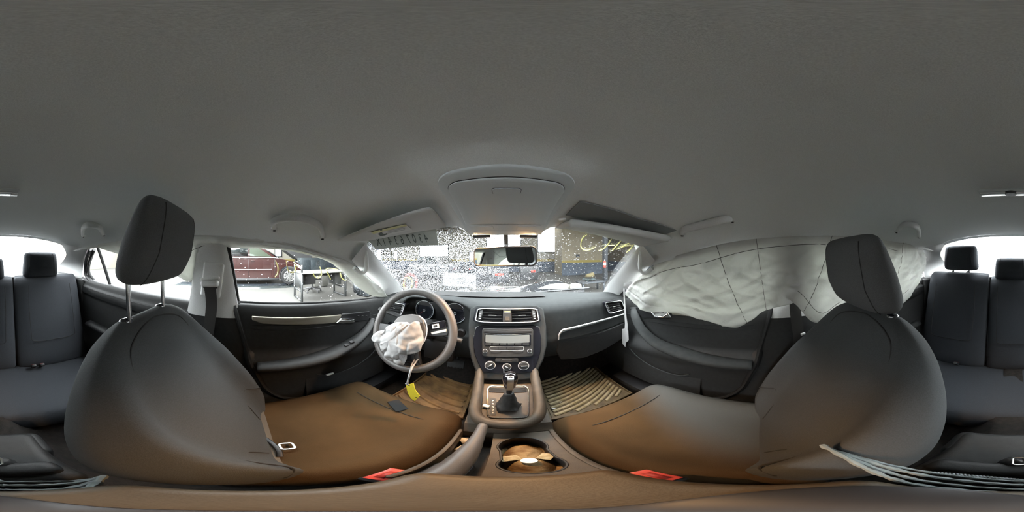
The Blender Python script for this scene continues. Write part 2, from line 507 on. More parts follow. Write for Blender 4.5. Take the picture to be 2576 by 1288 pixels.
# ---- side window frames, glass, pillars, doors
def belt(y): return tab([(-1.1, -.178), (-.92, -.192), (0, -.223), (.4, -.252), (.72, -.280), (.95, -.300)], y)
BX = .690
def side(s, nb):
    # roof rail seal from the headliner edge outwards (the reveal above the windows)
    def rail(u, v):
        y = lerp(-.98, .52, v); w_, e, c = tab(ST, y)
        return (s * (w_ + .045 * u), y, e - .016 * math.sin(u * 1.57) - .004 * u + (.03 * u if y > .3 else .03 * u))
    tag(MB().grid(rail, 4, 40).build('trim_%d' % nb, M_rub), kind='structure')
    # front door
    d = thing('door_%d' % (1 if s < 0 else 2), (s * .70, .45, -.85), None, None, kind='structure')
    def rear_edge(z): return tab([(-.86, .26), (-.80, .15), (-.70, .085), (-.505, .03), (-.3, -.02), (-.2, -.045)], z)
    # belt line profile: u runs from window down
    PR = [(0, .012, .724), (.02, .016, .706), (.05, .010, BX), (.12, -.02, .682), (.18, -.045, .680), (.40, -.13, .678), (.60, -.22, .674), (.66, -.26, .648), (.70, -.29, .640), (.76, -.33, .655), (.84, -.42, .665), (.92, -.53, .668), (1.0, -.62, .675)]
    def panel(u, v):
        dz, x = tab([(p[0], p[1], p[2]) for p in PR], u)
        yend = .90
        zz = belt(0) + dz
        y0 = rear_edge(zz)
        y = lerp(y0, yend, v)
        z = belt(y) + dz if dz > -.3 else lerp(belt(y) - .3, -.845, (-.3 - dz) / .32)
        # the lower front corner rises with the footwell
        return (s * x, y, z)
    MB().grid(panel, 40, 34).build('door_panel', M_dark, d, sharp=60)
    # edge that closes the door towards the pillar
    MB().grid(lambda u, v: (lambda p: (p[0] + s * .07 * v, p[1] - .004, p[2]))(panel(u, 0)), 40, 3).build('door_edge', M_rub, d)
    # seal following the rear edge of the door
    MB().tube([(lambda p: (p[0] - s * .002, p[1] - .014, p[2]))(panel(i / 30, 0)) for i in range(1, 31)], .009, 6).build('door_seal', M_rub, d)
    MB().tube([(lambda p: (p[0] + s * .022, p[1] - .010, p[2]))(panel(i / 30, 0)) for i in range(1, 31)], .026, 6).build('door_shut_face', M_black, d)  # black filler added behind the door gap to block leaking light
    # window frame post behind the glass
    zt = tab(ST, -.06)[1] - .01
    MB().tube([(s * .712, -.042, -.215), (s * .690, -.058, -.10), (s * .652, -.080, zt - .0)], .0125, 6).build('window_post', M_rub, d)
    # belt weather strip
    MB().tube([(s * .708, lerp(-.045, .93, i / 20), belt(lerp(-.045, .93, i / 20)) + .018) for i in range(21)], .005, 6).build('belt_seal', M_rub, d)
    gl = MB().grid(lambda u, v: (lambda y, zb, zt: (lambda z: (s * (.664 - .23 * z), y, z))(lerp(zb, zt, v)))(lerp(-.05, .93, u), belt(lerp(-.05, .93, u)) - .02, max(belt(lerp(-.05, .93, u)), tab([(-.1, .06), (.2, .03), (.42, -.02), (.6, -.09), (.75, -.18), (.93, -.285)], lerp(-.05, .93, u)))), 20, 10)
    gl.build('window_pane', M_glass, d)
    # A-pillar foot triangle (black)
    MB().prism([(s * .705, .80, -.215), (s * .705, .96, -.31), (s * .705, .72, -.275), (s * .70, .70, -.20)], (s * .02, 0, 0)).build('mirror_triangle', M_black, d)
    # trim insert with inner handle
    def Q(px, py, x):
        q = onX(px, py, x); return q
    def sm(px): return px if s < 0 else 2 * 1266 - px     # the right door is the mirror image
    if s < 0:
        ins = [(633, 796), (860, 792), (855, 806), (842, 813), (660, 815), (634, 806)]
        surr = [(845, 812), (862, 790), (930, 783), (934, 790), (925, 806)]
    else:
        ins = [(1690, 792), (1745, 797), (1800, 797), (1895, 794), (1897, 780), (1760, 778), (1684, 776)]
        surr = [(1596, 773), (1600, 786), (1618, 800), (1684, 800), (1672, 778), (1640, 772)]
    def plate(pts, x, th, r, name, m, par):
        P = [Q(a, b, s * x) for a, b in pts]
        return MB().prism(P, (s * th, 0, 0)).build(name, m, par, bevel=r)
    plate(ins, .668, .012, .004, 'trim_insert', M_ins, d)
    hb = plate(surr, .670, .010, .003, 'handle_bezel', M_black, d)
    if s < 0:
        hp = [(852, 806), (862, 795), (886, 793), (890, 798), (878, 803), (866, 807)]
        MB().prism([Q(a, b, -.664) for a, b in [(846, 812), (856, 806), (880, 806), (893, 809), (890, 812), (862, 814)]], (-.006, 0, 0)).build('handle_lower', M_satin, d, bevel=.002)
        MB().tube([Q(a, b, -.655) for a, b in [(848, 812), (858, 803), (868, 803), (880, 804), (890, 804)]], [.002, .005, .006, .005, .003], 8).build('door_handle', M_chrome, d)
        for px in (902, 912, 922):
            MB().box(Q(px, 795, -.668), (.006, .012, .008), r=.002).build('button', M_dark, hb)
        for i, (px, py) in enumerate(((872, 868), (885, 860), (876, 877), (890, 869))):
            MB().box(Q(px, py, -.612), (.016, .024, .010), (0, 25, 0), r=.003).build('window_switch', M_black, d)
        MB().box(Q(830, 941, -.645), (.012, .040, .010), r=.003).build('door_light', M_white, d)
    else:
        MB().tube([Q(a, b, .650) for a, b in [(1634, 778), (1640, 786), (1648, 795), (1668, 797), (1680, 789)]], [.002, .004, .006, .006, .003], 8).build('door_handle', M_chrome, d)
        MB().prism([Q(a, b, .664) for a, b in [(1643, 790), (1668, 788), (1675, 780), (1688, 799), (1652, 799)]], (.006, 0, 0)).build('handle_lower', M_satin, d, bevel=.002)
    # armrest with pull handle, one swept body
    if s < 0:
        AP = [(.04, -.512, .640), (.20, -.505, .630), (.34, -.492, .625), (.45, -.470, .628), (.54, -.440, .635), (.60, -.405, .645), (.64, -.375, .662)]
        WD = [.030, .034, .036, .032, .024, .018, .010]
    else:
        AP = [(.03, -.500, .640), (.20, -.492, .632), (.34, -.478, .630), (.46, -.452, .622), (.55, -.400, .625), (.61, -.345, .640), (.645, -.305, .662)]
        WD = [.030, .033, .034, .028, .022, .019, .010]
    c = smooth_path([(s * a[2], a[0], a[1]) for a in AP], 6)
    n_ = len(c)
    wr = [lerp(WD[int(min(i / 6, 5))], WD[min(int(i / 6) + 1, 6)], (i % 6) / 6) for i in range(n_)]
    MB().tube(c, wr, 12, flat=(1.35, .62)).build('armrest', M_dash if s > 0 else M_dark, d, sharp=180)
    # crease lines across the panel and the map pocket's rim
    MB().tube([(s * .677, lerp(.02, .86, i / 20), belt(lerp(.02, .86, i / 20)) - .083 - .0) for i in range(21)], .0016, 5).build('panel_crease', M_dash, d)
    MB().tube([(s * .677, lerp(.02, .80, i / 20), belt(lerp(.02, .8, i / 20)) - .105) for i in range(21)], .0012, 5).build('panel_crease', M_black, d)
    MB().tube(smooth_path([(s * .668, .76, -.44), (s * .655, .70, -.56), (s * .645, .56, -.64), (s * .645, .38, -.665), (s * .655, .30, -.64)], 6), .0035, 6).build('pocket_rim', M_dash, d)
    MB().slab(lambda u, v: (s * (.650 + .02 * u), lerp(.25, .72, v), lerp(-.82, tab([(.25, -.62), (.4, -.655), (.56, -.63), (.72, -.53)], lerp(.25, .72, v)), u)), 6, 12, (s * .012, 0, 0)).build('map_pocket', M_dark, d)
    # ---- B pillar: light upper cover, black lower, belt slot
    bp = tag(MB().build('trim_%d' % (nb + 2), M_pillar), kind='structure') if False else None
    C = [(s * .628, -.205, .05), (s * .648, -.225, -.05), (s * .668, -.240, -.15), (s * .676, -.262, -.262)]
    D = [(s * .640, -.085, .05), (s * .662, -.065, -.05), (s * .682, -.050, -.15), (s * .690, -.030, -.275)]
    fa, fb = pl(C), pl(D)
    def bf(u, v):
        p = fa(v).lerp(fb(v), u)
        return (p[0] - s * .016 * math.sin(math.pi * u) ** .5, p[1], p[2])
    mb = MB().slab(bf, 11, 20, (s * .02, 0, 0))
    tag(mb.build('trim_%d' % (nb + 2), M_pillar, sharp=50), kind='structure')
    def lf(u, v):
        z = lerp(-.262, -.90, v); y1 = rear_edge(z) - .022
        return (s * (.682 - .012 * math.sin(math.pi * u) ** .5), lerp(-.30 + .0 * v, y1, u), z)
    tag(MB().slab(lf, 9, 20, (s * .02, 0, 0)).build('trim_%d' % (nb + 4), M_dark, sharp=60), kind='structure')
    # ---- rear door
    rd = thing('door_%d' % (3 if s < 0 else 4), (s * .70, -.65, -.85), None, None, kind='structure')
    PR2 = [(0, .010, .735), (.03, .012, .70), (.08, 0, .684), (.2, -.04, .676), (.24, -.045, .666), (.42, -.10, .664), (.46, -.105, .676), (.7, -.25, .665), (1, -.62, .67)]
    MB().grid(lambda u, v: (lambda q, y: (s * q[1], y, belt(y) + q[0]))(tab(PR2, u), lerp(-1.12, -.255, v)), 30, 24).build('door_panel', M_dark, rd, sharp=60)
    MB().slab(lambda u, v: (s * (.664 - .004 * math.sin(3.14 * u)), lerp(-.98, -.33, v), belt(lerp(-.98, -.33, v)) - lerp(.048, .095, u)), 5, 12, (s * .012, 0, 0)).build('trim_insert', M_dark, rd)
    MB().tube([(s * .659, -.36 - .03 * i, -.285 - .002 * i) for i in range(4)], .006, 6).build('door_handle', M_chrome, rd)
    MB().tube([(s * .655, lerp(-.95, -.35, i / 12), -.50) for i in range(13)], .035, 10, flat=(1.2, .6)).build('armrest', M_dark, rd, sharp=180)
    MB().grid(lambda u, v: (lambda y: (lambda z: (s * (.672 - .21 * z), y, z))(lerp(belt(y) - .02, tab([(-1.10, -.15), (-1.0, -.03), (-.9, .055), (-.8, .065), (-.2, .075)], y), v)))(lerp(-1.06, -.22, u)), 14, 8).build('window_pane', M_glass, rd)
    # post dividing the rear quarter glass, and the quarter frame
    MB().tube([(s * .714, -.800, -.19), (s * .695, -.83, -.08), (s * .66, -.862, .06)], .011, 6).build('window_post', M_rub, rd)
    MB().tube(smooth_path([(s * .715, -.98, -.185), (s * .708, -1.03, -.14), (s * .700, -1.035, -.10), (s * .690, -1.0, -.04), (s * .665, -.91, .045)], 6), .014, 8).build('window_frame', M_rub, rd)
    MB().tube(smooth_path([(s * .700, -.96, -.198), (s * .695, -1.05, -.155), (s * .690, -1.058, -.10), (s * .672, -1.02, -.03), (s * .645, -.93, .045)], 6), .014, 8).build('door_seal', M_black, rd)
    # ---- C pillar cover
    E = pl([(s * .50, -1.10, .095), (s * .55, -1.11, .01), (s * .585, -1.30, -.07), (s * .61, -1.50, -.135)])
    F = pl([(s * .615, -.93, .055), (s * .665, -1.035, -.01), (s * .690, -1.09, -.08), (s * .690, -1.12, -.21)])
    tag(MB().slab(lambda u, v: tuple(E(v).lerp(F(v), u) - Vector((s, 0, 0)) * .012 * math.sin(3.14 * u)), 10, 16, (s * .02, -.01, 0)).build('trim_%d' % (nb + 6), M_pillar, sharp=60), kind='structure')
    tag(MB().box((s * .695, -1.21, -.52), (.09, .30, .68), r=.02).build('trim_%d' % (nb + 25), M_dark), kind='structure')
    # sill and lower side
    tag(MB().box((s * .66, .30, -.905), (.13, 1.2, .09), r=.02).build('trim_%d' % (nb + 8), M_black), kind='structure')
side(-1, 6)
side(1, 7)

# ---- rear window
tag(MB().grid(lambda u, v: (lambda a: (a * lerp(.54, .62, v), lerp(-1.15 + .07 * a * a, -1.68 + .06 * a * a, v), lerp(.152 - .10 * a * a, -.13, v)))(u * 2 - 1), 17, 9).build('window_2', M_rwin), kind='structure')
# parcel shelf
tag(MB().box((0, -1.44, -.165), (1.30, .56, .03), r=.01).build('trim_16', M_dark), kind='structure')
# floor pan, tunnel, firewall
def floor_z(x, y):
    z = -.95
    if y > .80: z = lerp(-.95, -.62, min(1, (y - .80) / .30))
    t = max(0, 1 - abs(x - .01) / .16)
    z += .17 * min(1, t * 1.6)
    if y < -.48: z = max(z, lerp(-.95, -.86, min(1, (-.48 - y) / .1)))
    return z + .006 * noise.noise(Vector((x * 14, y * 14, 0)))
tag(MB().grid(lambda u, v: (lambda x, y: (x, y, floor_z(x, y)))(lerp(-.72, .72, u), lerp(-1.2, 1.16, v)), 60, 60).build('floor', M_carpet, sharp=180), kind='structure')
tag(MB().box((0, 1.17, -.60), (1.44, .04, .50)).build('wall_front', M_black), kind='structure')
for s, nm in ((-1, 'wall_left'), (1, 'wall_right')):
    tag(MB().box((s * .725, .03, -.66), (.02, 2.3, .62)).build(nm, M_black), kind='structure')
    tag(MB().box((s * .69, 1.03, -.6), (.05, .26, .56)).build('trim_%d' % (17 if s < 0 else 18), M_dark), kind='structure')
tag(MB().box((0, -1.30, -.55), (1.40, .04, .74)).build('wall_rear', M_black), kind='structure')
# ================================================================== DASHBOARD
def bump(x, c, w_, e=2): return math.exp(-abs((x - c) / w_) ** e)
dash = thing('dashboard', (0.01, .80, -.60), 'dark grey soft-touch dashboard spanning the car under the windscreen', 'dashboard')
def dash_pt(u, v):
    x = lerp(-.715, .715, u)
    k = bump(x, -.335, .175, 6)            # instrument hood over the gauges
    yb = 1.22 - .23 * min(1, abs(x) / .675) ** 2
    sd = max(0, abs(x) - .45) / .27
    P = [(yb, -.285), (yb - .03, -.266), (.96, -.262), (.87, -.250), (.80 + .01 * sd, lerp(-.238, -.212, k) - .03 * sd), (lerp(.755, .735, k) + .03 * sd, lerp(-.238, -.206, k) - .035 * sd),
         (lerp(.728, .722, k) + .035 * sd, lerp(-.262, -.218, k) - .03 * sd), (lerp(.718, .80, k) + .035 * sd, lerp(-.300, -.240, k)), (lerp(.712, .815, k) + .035 * sd, lerp(-.340, -.300, k)),
         (lerp(.708, .80, k) + .03 * sd, lerp(-.375, -.375, k)), (lerp(.706, .715, k) + .03 * sd, -.390), (.700 + .03 * sd, -.43), (.715, -.50), (.76, -.56), (.88, -.605), (1.1, -.62)]
    q = v * (len(P) - 1); i = min(int(q), len(P) - 2)
    a, b, c, d = P[max(i - 1, 0)], P[i], P[i + 1], P[min(i + 2, len(P) - 1)]
    t = q - i
    f = lambda j: .5 * (2 * b[j] + (c[j] - a[j]) * t + (2 * a[j] - 5 * b[j] + 4 * c[j] - d[j]) * t * t + (3 * b[j] - a[j] - 3 * c[j] + d[j]) * t ** 3)
    return (x, f(0), f(1))
MB().grid(dash_pt, 90, 76).build('dash_body', M_dash, dash, sharp=180)
# defroster slot strip along the windscreen
MB().slab(lambda u, v: (lambda x: (x, lerp(.99, 1.11, u) - .15 * x * x, -.2575))(lerp(-.46, .26, v)), 3, 20, (0, 0, .006)).build('defroster_grille', M_dark, dash, bevel=.003)
q = onZ(1522, 739, -.262)
sp = MB().lathe([(.0, 0), (.030, 0), (.034, .004), (.030, .007), (0, .007)], (q[0], q[1], q[2] - .003), n=20).build('speaker_grille', M_black, dash)
for i in range(5):
    MB().box((q[0] - .02 + i * .01, q[1], q[2] + .005), (.003, .05, .003)).build('grille_bar', M_dark, sp)

# ---- centre stack on its sloping plane
SN = Vector((0, -.838, .545)); SU = Vector((0, .545, .838))
def onS(px, py, d=0.0):
    t, p = ang(px, py)
    hd = .869 / (math.cos(t) - .65 * math.tan(p))
    return Vector(H(px, py, hd)) + SN * d
def plateS(pts, d0, th, name, m, par, bev=.0015):
    return MB().prism([onS(a, b, d0) for a, b in pts], SN * th).build(name, m, par, bevel=bev)
def rpx(x0, y0, x1, y1, r=4, n=3):
    cx, cy = (x0 + x1) / 2, (y0 + y1) / 2
    return [(cx + a, cy + b) for a, b in rrect(x1 - x0, y1 - y0, r, n)]
SR = Matrix((Vector((1, 0, 0)), SU, SN)).transposed()      # local axes of things set on the stack
stack_out = [(1182, 775), (1200, 766), (1348, 766), (1368, 776), (1375, 820), (1376, 870), (1368, 905), (1350, 940), (1335, 955), (1213, 955), (1198, 940), (1185, 905), (1178, 870), (1178, 815)]
plateS(stack_out, -.10, .096, 'centre_stack', M_dash, dash, .006)
rad = plateS([(1197, 822), (1215, 818), (1340, 818), (1357, 822), (1362, 850), (1360, 885), (1352, 912), (1340, 937), (1214, 937), (1202, 912), (1192, 885), (1190, 850)], -.006, .006, 'stack_panel', M_gloss, dash, .002)
def radio():
    r = plateS(rpx(1213, 826, 1341, 897, 7), .000, .010, 'radio', M_dark, dash, .003)
    plateS(rpx(1218, 832, 1336, 838, 2), .010, .002, 'disc_slot', M_black, r)
    plateS(rpx(1219, 840, 1335, 870, 4), .010, .003, 'screen_frame', M_gloss, r)
    plateS(rpx(1222, 843, 1331, 862, 2), .013, .001, 'display', M_lcd, r, 0)
    for i in range(6):
        plateS(rpx(1221 + i * 18.6, 864, 1237 + i * 18.6, 868, 1.5), .012, .003, 'preset_button', M_dark, r, .0008)
    for i in range(4):
        plateS(rpx(1234 + i * 20.5, 873, 1253 + i * 20.5, 880, 1.5), .010, .0035, 'mode_button', M_dark, r, .0008)
    MB().tube([onS(a, b, .012) for a, b in rpx(1233, 872, 1316.5, 881, 2)], .0008, 5, closed=True).build('chrome_outline', M_silver, r)
    for a in (1235, 1290):
        plateS(rpx(a, 882, a + 25, 887, 1.5), .010, .003, 'lower_button', M_dark, r, .0008)
    for a in (1221, 1331):
        c = onS(a, 883, .010)
        MB().lathe([(0, .012), (.0060, .012), (.0068, .010), (.0068, 0), (.0085, 0)], c, SN, 20).build('knob', M_dark, r)
        MB().tube([c + (Vector((1, 0, 0)) * math.cos(k * .3927) + SU * math.sin(k * .3927)) * .0080 + SN * .004 for k in range(16)], .0010, 5, closed=True).build('knob_ring', M_silver, r)
radio()
def knobs():
    for i, (px, py, rr, an) in enumerate(((1233, 919, .0185, 40), (1275, 923, .0150, -35), (1317, 920, .0190, 0))):
        c = onS(px, py, 0)
        b = MB().lathe([(0, .014), (rr * .72, .014), (rr * .80, .012), (rr * .86, .004), (rr, .003), (rr, -.002)], c, SN, 28).build('climate_knob', M_dark, dash)
        X_ = Vector((1, 0, 0)) * math.cos(R(an)) + SU * math.sin(R(an))
        Y_ = SN.cross(X_)
        MB().box(c + SN * .018, (rr * 1.45, rr * .42, .012), Matrix((X_, Y_, SN)).transposed(), r=.003).build('grip', M_dark, b)
        MB().box(c + SN * .0242, (rr * 1.1, .0022, .001), Matrix((X_, Y_, SN)).transposed()).build('pointer', M_satin, b)
        MB().tube([c + (Vector((1, 0, 0)) * math.cos(k * .2618) + SU * math.sin(k * .2618)) * rr * .97 + SN * .003 for k in range(24)], .0014, 5, closed=True).build('ring', M_silver, b)
    cp = plateS(rpx(1246, 900, 1304, 911, 3), .000, .006, 'climate_switch_bar', M_dark, dash)
    for a in (1248, 1288):
        plateS(rpx(a, 902, a + 12, 909, 2), .006, .002, 'button', M_black, cp)
    plateS(rpx(1263, 904.5, 1287, 906, .6), .006, .001, 'light_bar', M_satin, cp, 0)
knobs()
def vent(P, name_lab, hazard=False, n=5, tabs=True):
    """P(u,v,d): u,v in -1..1 on the vent's face, d out of the face (metres)"""
    P0 = P
    v = MB().prism([P0(a, b, -.035) for a, b in rrectuv(.98, .96)], Vector(P0(0, 0, .034)) - Vector(P0(0, 0, 0))).build('vent', M_black, dash)
    P = lambda a, b, d_: P0(a, b, d_ + .011)
    MB().loft([[P0(a, b, -.003) for a, b in rrectuv(1.03, 1.06)], [P0(a, b, .013) for a, b in rrectuv(1.02, 1.04)], [P0(a, b, .013) for a, b in rrectuv(.98, .97)], [P0(a, b, -.001) for a, b in rrectuv(.97, .95)]], cap=False).build('surround', M_gloss, v)
    if name_lab: v['label'] = name_lab
    MB().tube([P(a, b, .004) for a, b in rrectuv(1, 1)], .0020, 6, closed=True).build('chrome_frame', M_silver, v)
    MB().tube([P(a, b, .002) for a, b in rrectuv(1.06, 1.10)], .0030, 6, closed=True).build('bezel', M_gloss, v)
    rng = ((-.80, -.16), (.16, .80)) if hazard else ((-.92, .70),)
    for a0, a1 in rng:
        for i in range(n):
            b = lerp(-.78, .78, i / (n - 1))
            c0, c1 = Vector(P(a0, b, 0)), Vector(P(a1, b, 0))
            nn = (Vector(P(0, 0, 1)) - Vector(P(0, 0, 0))).normalized()
            up = (Vector(P(0, 1, 0)) - Vector(P(0, -1, 0))).normalized()
            poly = [c0 - up * .0010, c0 + up * .0010 - nn * .0, c0 + up * .0030 - nn * .010, c0 + up * .0018 - nn * .010]
            MB().prism(poly, c1 - c0).build('slat', M_dark, v)
        am = (a0 + a1) / 2
        MB().tube([P(am - .12, .02, .003), P(am + .12, .02, .003)], .0022, 6).build('slat_tab', M_satin, v)
    if hazard:
        MB().prism([P(a, b, -.002) for a, b in ((-.14, -.95), (.13, -.95), (.13, .95), (-.14, .95))], Vector(P(0, 0, .006)) - Vector(P(0, 0, 0))).build('hazard_column', M_dark, v, bevel=.001)
        MB().prism([P(a, b, .004) for a, b in ((-.07, -.72), (.07, -.72), (.07, -.15), (-.07, -.15))], Vector(P(0, 0, .003)) - Vector(P(0, 0, 0))).build('hazard_button', M_cons, v, bevel=.001)
        for b0 in (.40, .62):
            MB().prism([P(a, b, .004) for a, b in ((-.10, b0), (.10, b0), (.10, b0 + .05), (-.10, b0 + .05))], Vector(P(0, 0, .0006)) - Vector(P(0, 0, 0))).build('airbag_light_text', M_ltag, v)
        ends = ((-.94, -.82), (.82, .94))
    else:
        ends = ((.74, .94),) if tabs > 0 else ((-.94, -.74),)
    for a0, a1 in ends:
        MB().prism([P(a, b, -.003) for a, b in ((a0, -.9), (a1, -.9), (a1, .9), (a0, .9))], Vector(P(0, 0, .005)) - Vector(P(0, 0, 0))).build('thumbwheel_strip', M_dark, v)
        for k in range(4):
            MB().prism([P(a, b, .002) for a, b in ((a0 + .03, -.55 + k * .32), (a1 - .03, -.55 + k * .32), (a1 - .03, -.45 + k * .32), (a0 + .03, -.45 + k * .32))], Vector(P(0, 0, .001)) - Vector(P(0, 0, 0))).build('mark', M_satin, v)
    return v
def rrectuv(a, b, r=.14, n=3):
    return [(p[0] / .5 * a * .5, p[1] / .5 * b * .5) for p in [(x, y) for x, y in rrect(2, 2, r * 2, n)]]
c = onS(1276, 796, .0); ax = (onS(1352, 796) - onS(1200, 796)) * .5; ay = (onS(1276, 779) - onS(1276, 813)) * .5
vent(lambda u, v, d: tuple(c + ax * u * (1 - .02 * v) + ay * v + SN * d), 'wide central air vent pair with hazard button between', hazard=True)
def quadvent(corners, lab, tabs, y=None):
    A, B, C, D = [Vector(p) for p in corners]     # top left, top right, bottom right, bottom left
    nn = (B - A).cross(D - A).normalized()
    if nn.y > 0: nn = -nn
    def P(u, v, d):
        s_, t_ = (u + 1) / 2, (1 - v) / 2
        return tuple(A.lerp(B, s_).lerp(D.lerp(C, s_), t_) + nn * d)
    return vent(P, lab, tabs=tabs)
quadvent([onY(985, 758, .722), onY(1022, 764, .722), onY(1014, 790, .722), onY(972, 783, .722)], 'rectangular air vent at the far left end', 1)
quadvent([onY(1517, 760, .722), onY(1559, 755, .727), onY(1568, 777, .727), onY(1528, 787, .722)], 'rectangular air vent at the far right end', -1)
# ---- instruments
hoodc = MB()
cl = MB().box((-.335, .806, -.318), (.32, .012, .13), (8, 0, 0), r=.004).build('instrument_cluster', M_black, dash)
for px, py, rr, tick, lab in ((1068, 780, .055, 65, 'large left gauge'), (1145, 788, .055, 80, 'large right gauge')):
    c0 = Vector(onY(px, py, .792)); nn = Vector((0, -1, .10)).normalized(); up = Vector((0, .1, 1)).normalized()
    X_ = Vector((1, 0, 0))
    g = MB().lathe([(0, 0), (rr, 0), (rr, -.004)], c0, nn, 36).build('gauge', M_gauge, dash)
    MB().tube([c0 + (X_ * math.cos(k * .1745) + up * math.sin(k * .1745)) * rr + nn * .003 for k in range(36)], .0022, 6, closed=True).build('chrome_ring', M_silver, g)
    mk = MB()
    for k in range(25):
        a = R(-45 + k * 270 / 24)
        e = X_ * math.cos(a) + up * math.sin(a)
        mk.tube([c0 + e * rr * .84 + nn * .001, c0 + e * rr * (.90 if k % 3 else .93) + nn * .001], .0005 if k % 3 else .0009, 4)
    mk.build('scale_marks', M_silver, g)
    MB().lathe([(0, .006), (.006, .006), (.0068, .004), (.0068, 0)], c0, nn, 16).build('needle_hub', M_dark, g)
    MB().tube([c0 + (X_ * math.cos(k * .39) + up * math.sin(k * .39)) * .0068 + nn * .006 for k in range(16)], .0008, 5, closed=True).build('hub_ring', M_silver, g)
    a = R(225); e = X_ * math.cos(a) + up * math.sin(a)
    MB().tube([c0 + nn * .004, c0 + e * rr * .72 + nn * .003], [.0012, .0004], 4).build('needle', M_red, g)
sw = MB().box(onY(1024, 779, .742), (.02, .02, .02)) if False else None
# trim blade above the glovebox
gp = smooth_path([onY(1405, 855, .688), onY(1407, 842, .688), onY(1415, 831, .688), onY(1430, 827, .688), onY(1475, 816, .692), onY(1520, 804, .700), onY(1572, 789, .712)], 6)
MB().tube(gp, [.0035 + .0015 * math.sin(i / len(gp) * 3.14) for i in range(len(gp))], 8).build('trim_blade', M_silver, dash, sharp=180)
gb = [onY(1404, 856, .692), onY(1408, 838, .692), onY(1430, 830, .692), onY(1475, 819, .695), onY(1520, 807, .702), onY(1570, 793, .715), onY(1573, 808, .712), onY(1520, 829, .70), onY(1475, 842, .692), onY(1440, 851, .690)]
gbo = MB().prism(gb, (0, .015, 0)).build('glovebox_lid', M_dash, dash, bevel=.003)
MB().prism([onY(a, b, .700) for a, b in [(1404, 860), (1440, 855), (1475, 846), (1520, 833), (1571, 813), (1568, 850), (1520, 880), (1470, 900), (1410, 905), (1400, 885)]], (0, .02, 0)).build('lower_panel', M_dark, dash, bevel=.004)
MB().box(onY(1105, 880, .70), (.15, .03, .12), (-12, 0, 0), r=.02).build('column_shroud', M_black, dash)
MB().tube([(-.345, .56, -.32), (-.345, .76, -.40)], [.045, .055], 16).build('steering_column', M_black, dash)
# stalks
MB().tube([(-.36, .60, -.30), (-.46, .575, -.272), (-.535, .565, -.262)], [.010, .012, .014], 10, flat=(1, .8)).build('indicator_stalk', M_dark, dash)
MB().tube([(-.33, .60, -.31), (-.22, .585, -.33), (-.15, .58, -.345)], [.009, .010, .012], 10, flat=(1, .8)).build('wiper_stalk', M_dark, dash)
MB().lathe([(0, .012), (.018, .012), (.020, .008), (.020, -.01)], onY(1160, 838, .69), (0, -1, .1), 20).build('ignition_switch', M_black, dash)
MB().lathe([(0, .010), (.021, .010), (.024, .004), (.024, -.01)], onY(985, 818, .72), (0, -1, .2), 20).build('light_switch', M_gloss, dash)

# ================================================================== STEERING WHEEL
WC = Vector((-.345, .54, -.313)); WA = Vector((0, -.906, .423)); WU = Vector((0, .423, .906)); WX = Vector((1, 0, 0))
ROT = R(14)
def wl(a, b, d=0):       # wheel coordinates turned with the wheel
    x = a * math.cos(ROT) - b * math.sin(ROT); y = a * math.sin(ROT) + b * math.cos(ROT)
    return WC + WX * x + WU * y + WA * d
def onWh(px, py, d=0):
    t, p = ang(px, py)
    dr = Vector((math.sin(t) * math.cos(p), math.cos(t) * math.cos(p), math.sin(p)))
    o = WC + WA * d
    return dr * (o.dot(WA) / dr.dot(WA))
swt = thing('steering_wheel', WC, 'black three-spoke steering wheel turned slightly, in front of the gauges', 'steering wheel')
MB().tube([WC + WX * math.cos(k * .1309) * .172 + WU * math.sin(k * .1309) * .172 for k in range(48)], [.0165 + .002 * max(0, math.sin(k * .1309 * 1)) * 0 for k in range(48)], 14, closed=True, up=WA).build('rim', M_rim, swt, sharp=180)
def lw(pts, d0, th, name, m, par, bev=.003):
    return MB().prism([wl(a, b, d0) for a, b in pts], WA * th).build(name, m, par, bevel=bev)
hub = []
for k in range(28):
    a = k / 28 * 6.2832
    hub.append((.068 * math.copysign(abs(math.cos(a)) ** .8, math.cos(a)), .052 * math.copysign(abs(math.sin(a)) ** .8, math.sin(a)) * (1.25 if math.sin(a) < 0 else 1)))
lw(hub, -.03, .045, 'hub', M_black, swt, .008)
# burst horn pad folded open on the right, with its chrome edge
padp = [(-.06, .040), (-.045, .056), (-.02, .064), (.02, .066), (.048, .060), (.070, .038), (.079, 0), (.071, -.04), (.046, -.076), (.02, -.090), (-.02, -.088), (-.05, -.06), (-.068, -.02), (-.070, .015)]
pad = lw(padp, .014, .016, 'horn_pad', M_rim, swt, .005)
MB().tube(smooth_path([wl(a, b, .024) for a, b in [(.048, .058), (.073, .036), (.081, 0), (.073, -.04), (.048, -.076), (.022, -.091)]], 5), .0024, 6).build('chrome_edge', M_silver, pad)
lw([(.060, .020), (.155, .030), (.160, -.002), (.152, -.030), (.068, -.030)], -.012, .018, 'spoke', M_black, swt)
lw([(-.060, .020), (-.155, .030), (-.160, -.002), (-.152, -.030), (-.068, -.030)], -.012, .018, 'spoke', M_black, swt)
sp3 = lw([(-.032, -.055), (.032, -.055), (.045, -.158), (.022, -.166), (-.022, -.166), (-.045, -.158)], -.012, .018, 'spoke', M_black, swt)
lw([(-.016, -.07), (.016, -.07), (.028, -.158), (-.028, -.158)], .006, .003, 'spoke_slot', M_gloss, sp3, .002)
bp_ = lw([(.086, .026), (.148, .032), (.152, .004), (.090, -.006)], .006, .006, 'button_panel', M_gloss, swt, .002)
lw([(.096, .018), (.124, .021), (.126, .004), (.098, .001)], .012, .003, 'button_ring', M_white, bp_, .002)
lw([(.103, .014), (.118, .0155), (.119, .0075), (.104, .006)], .0145, .002, 'button', M_black, bp_, .001)
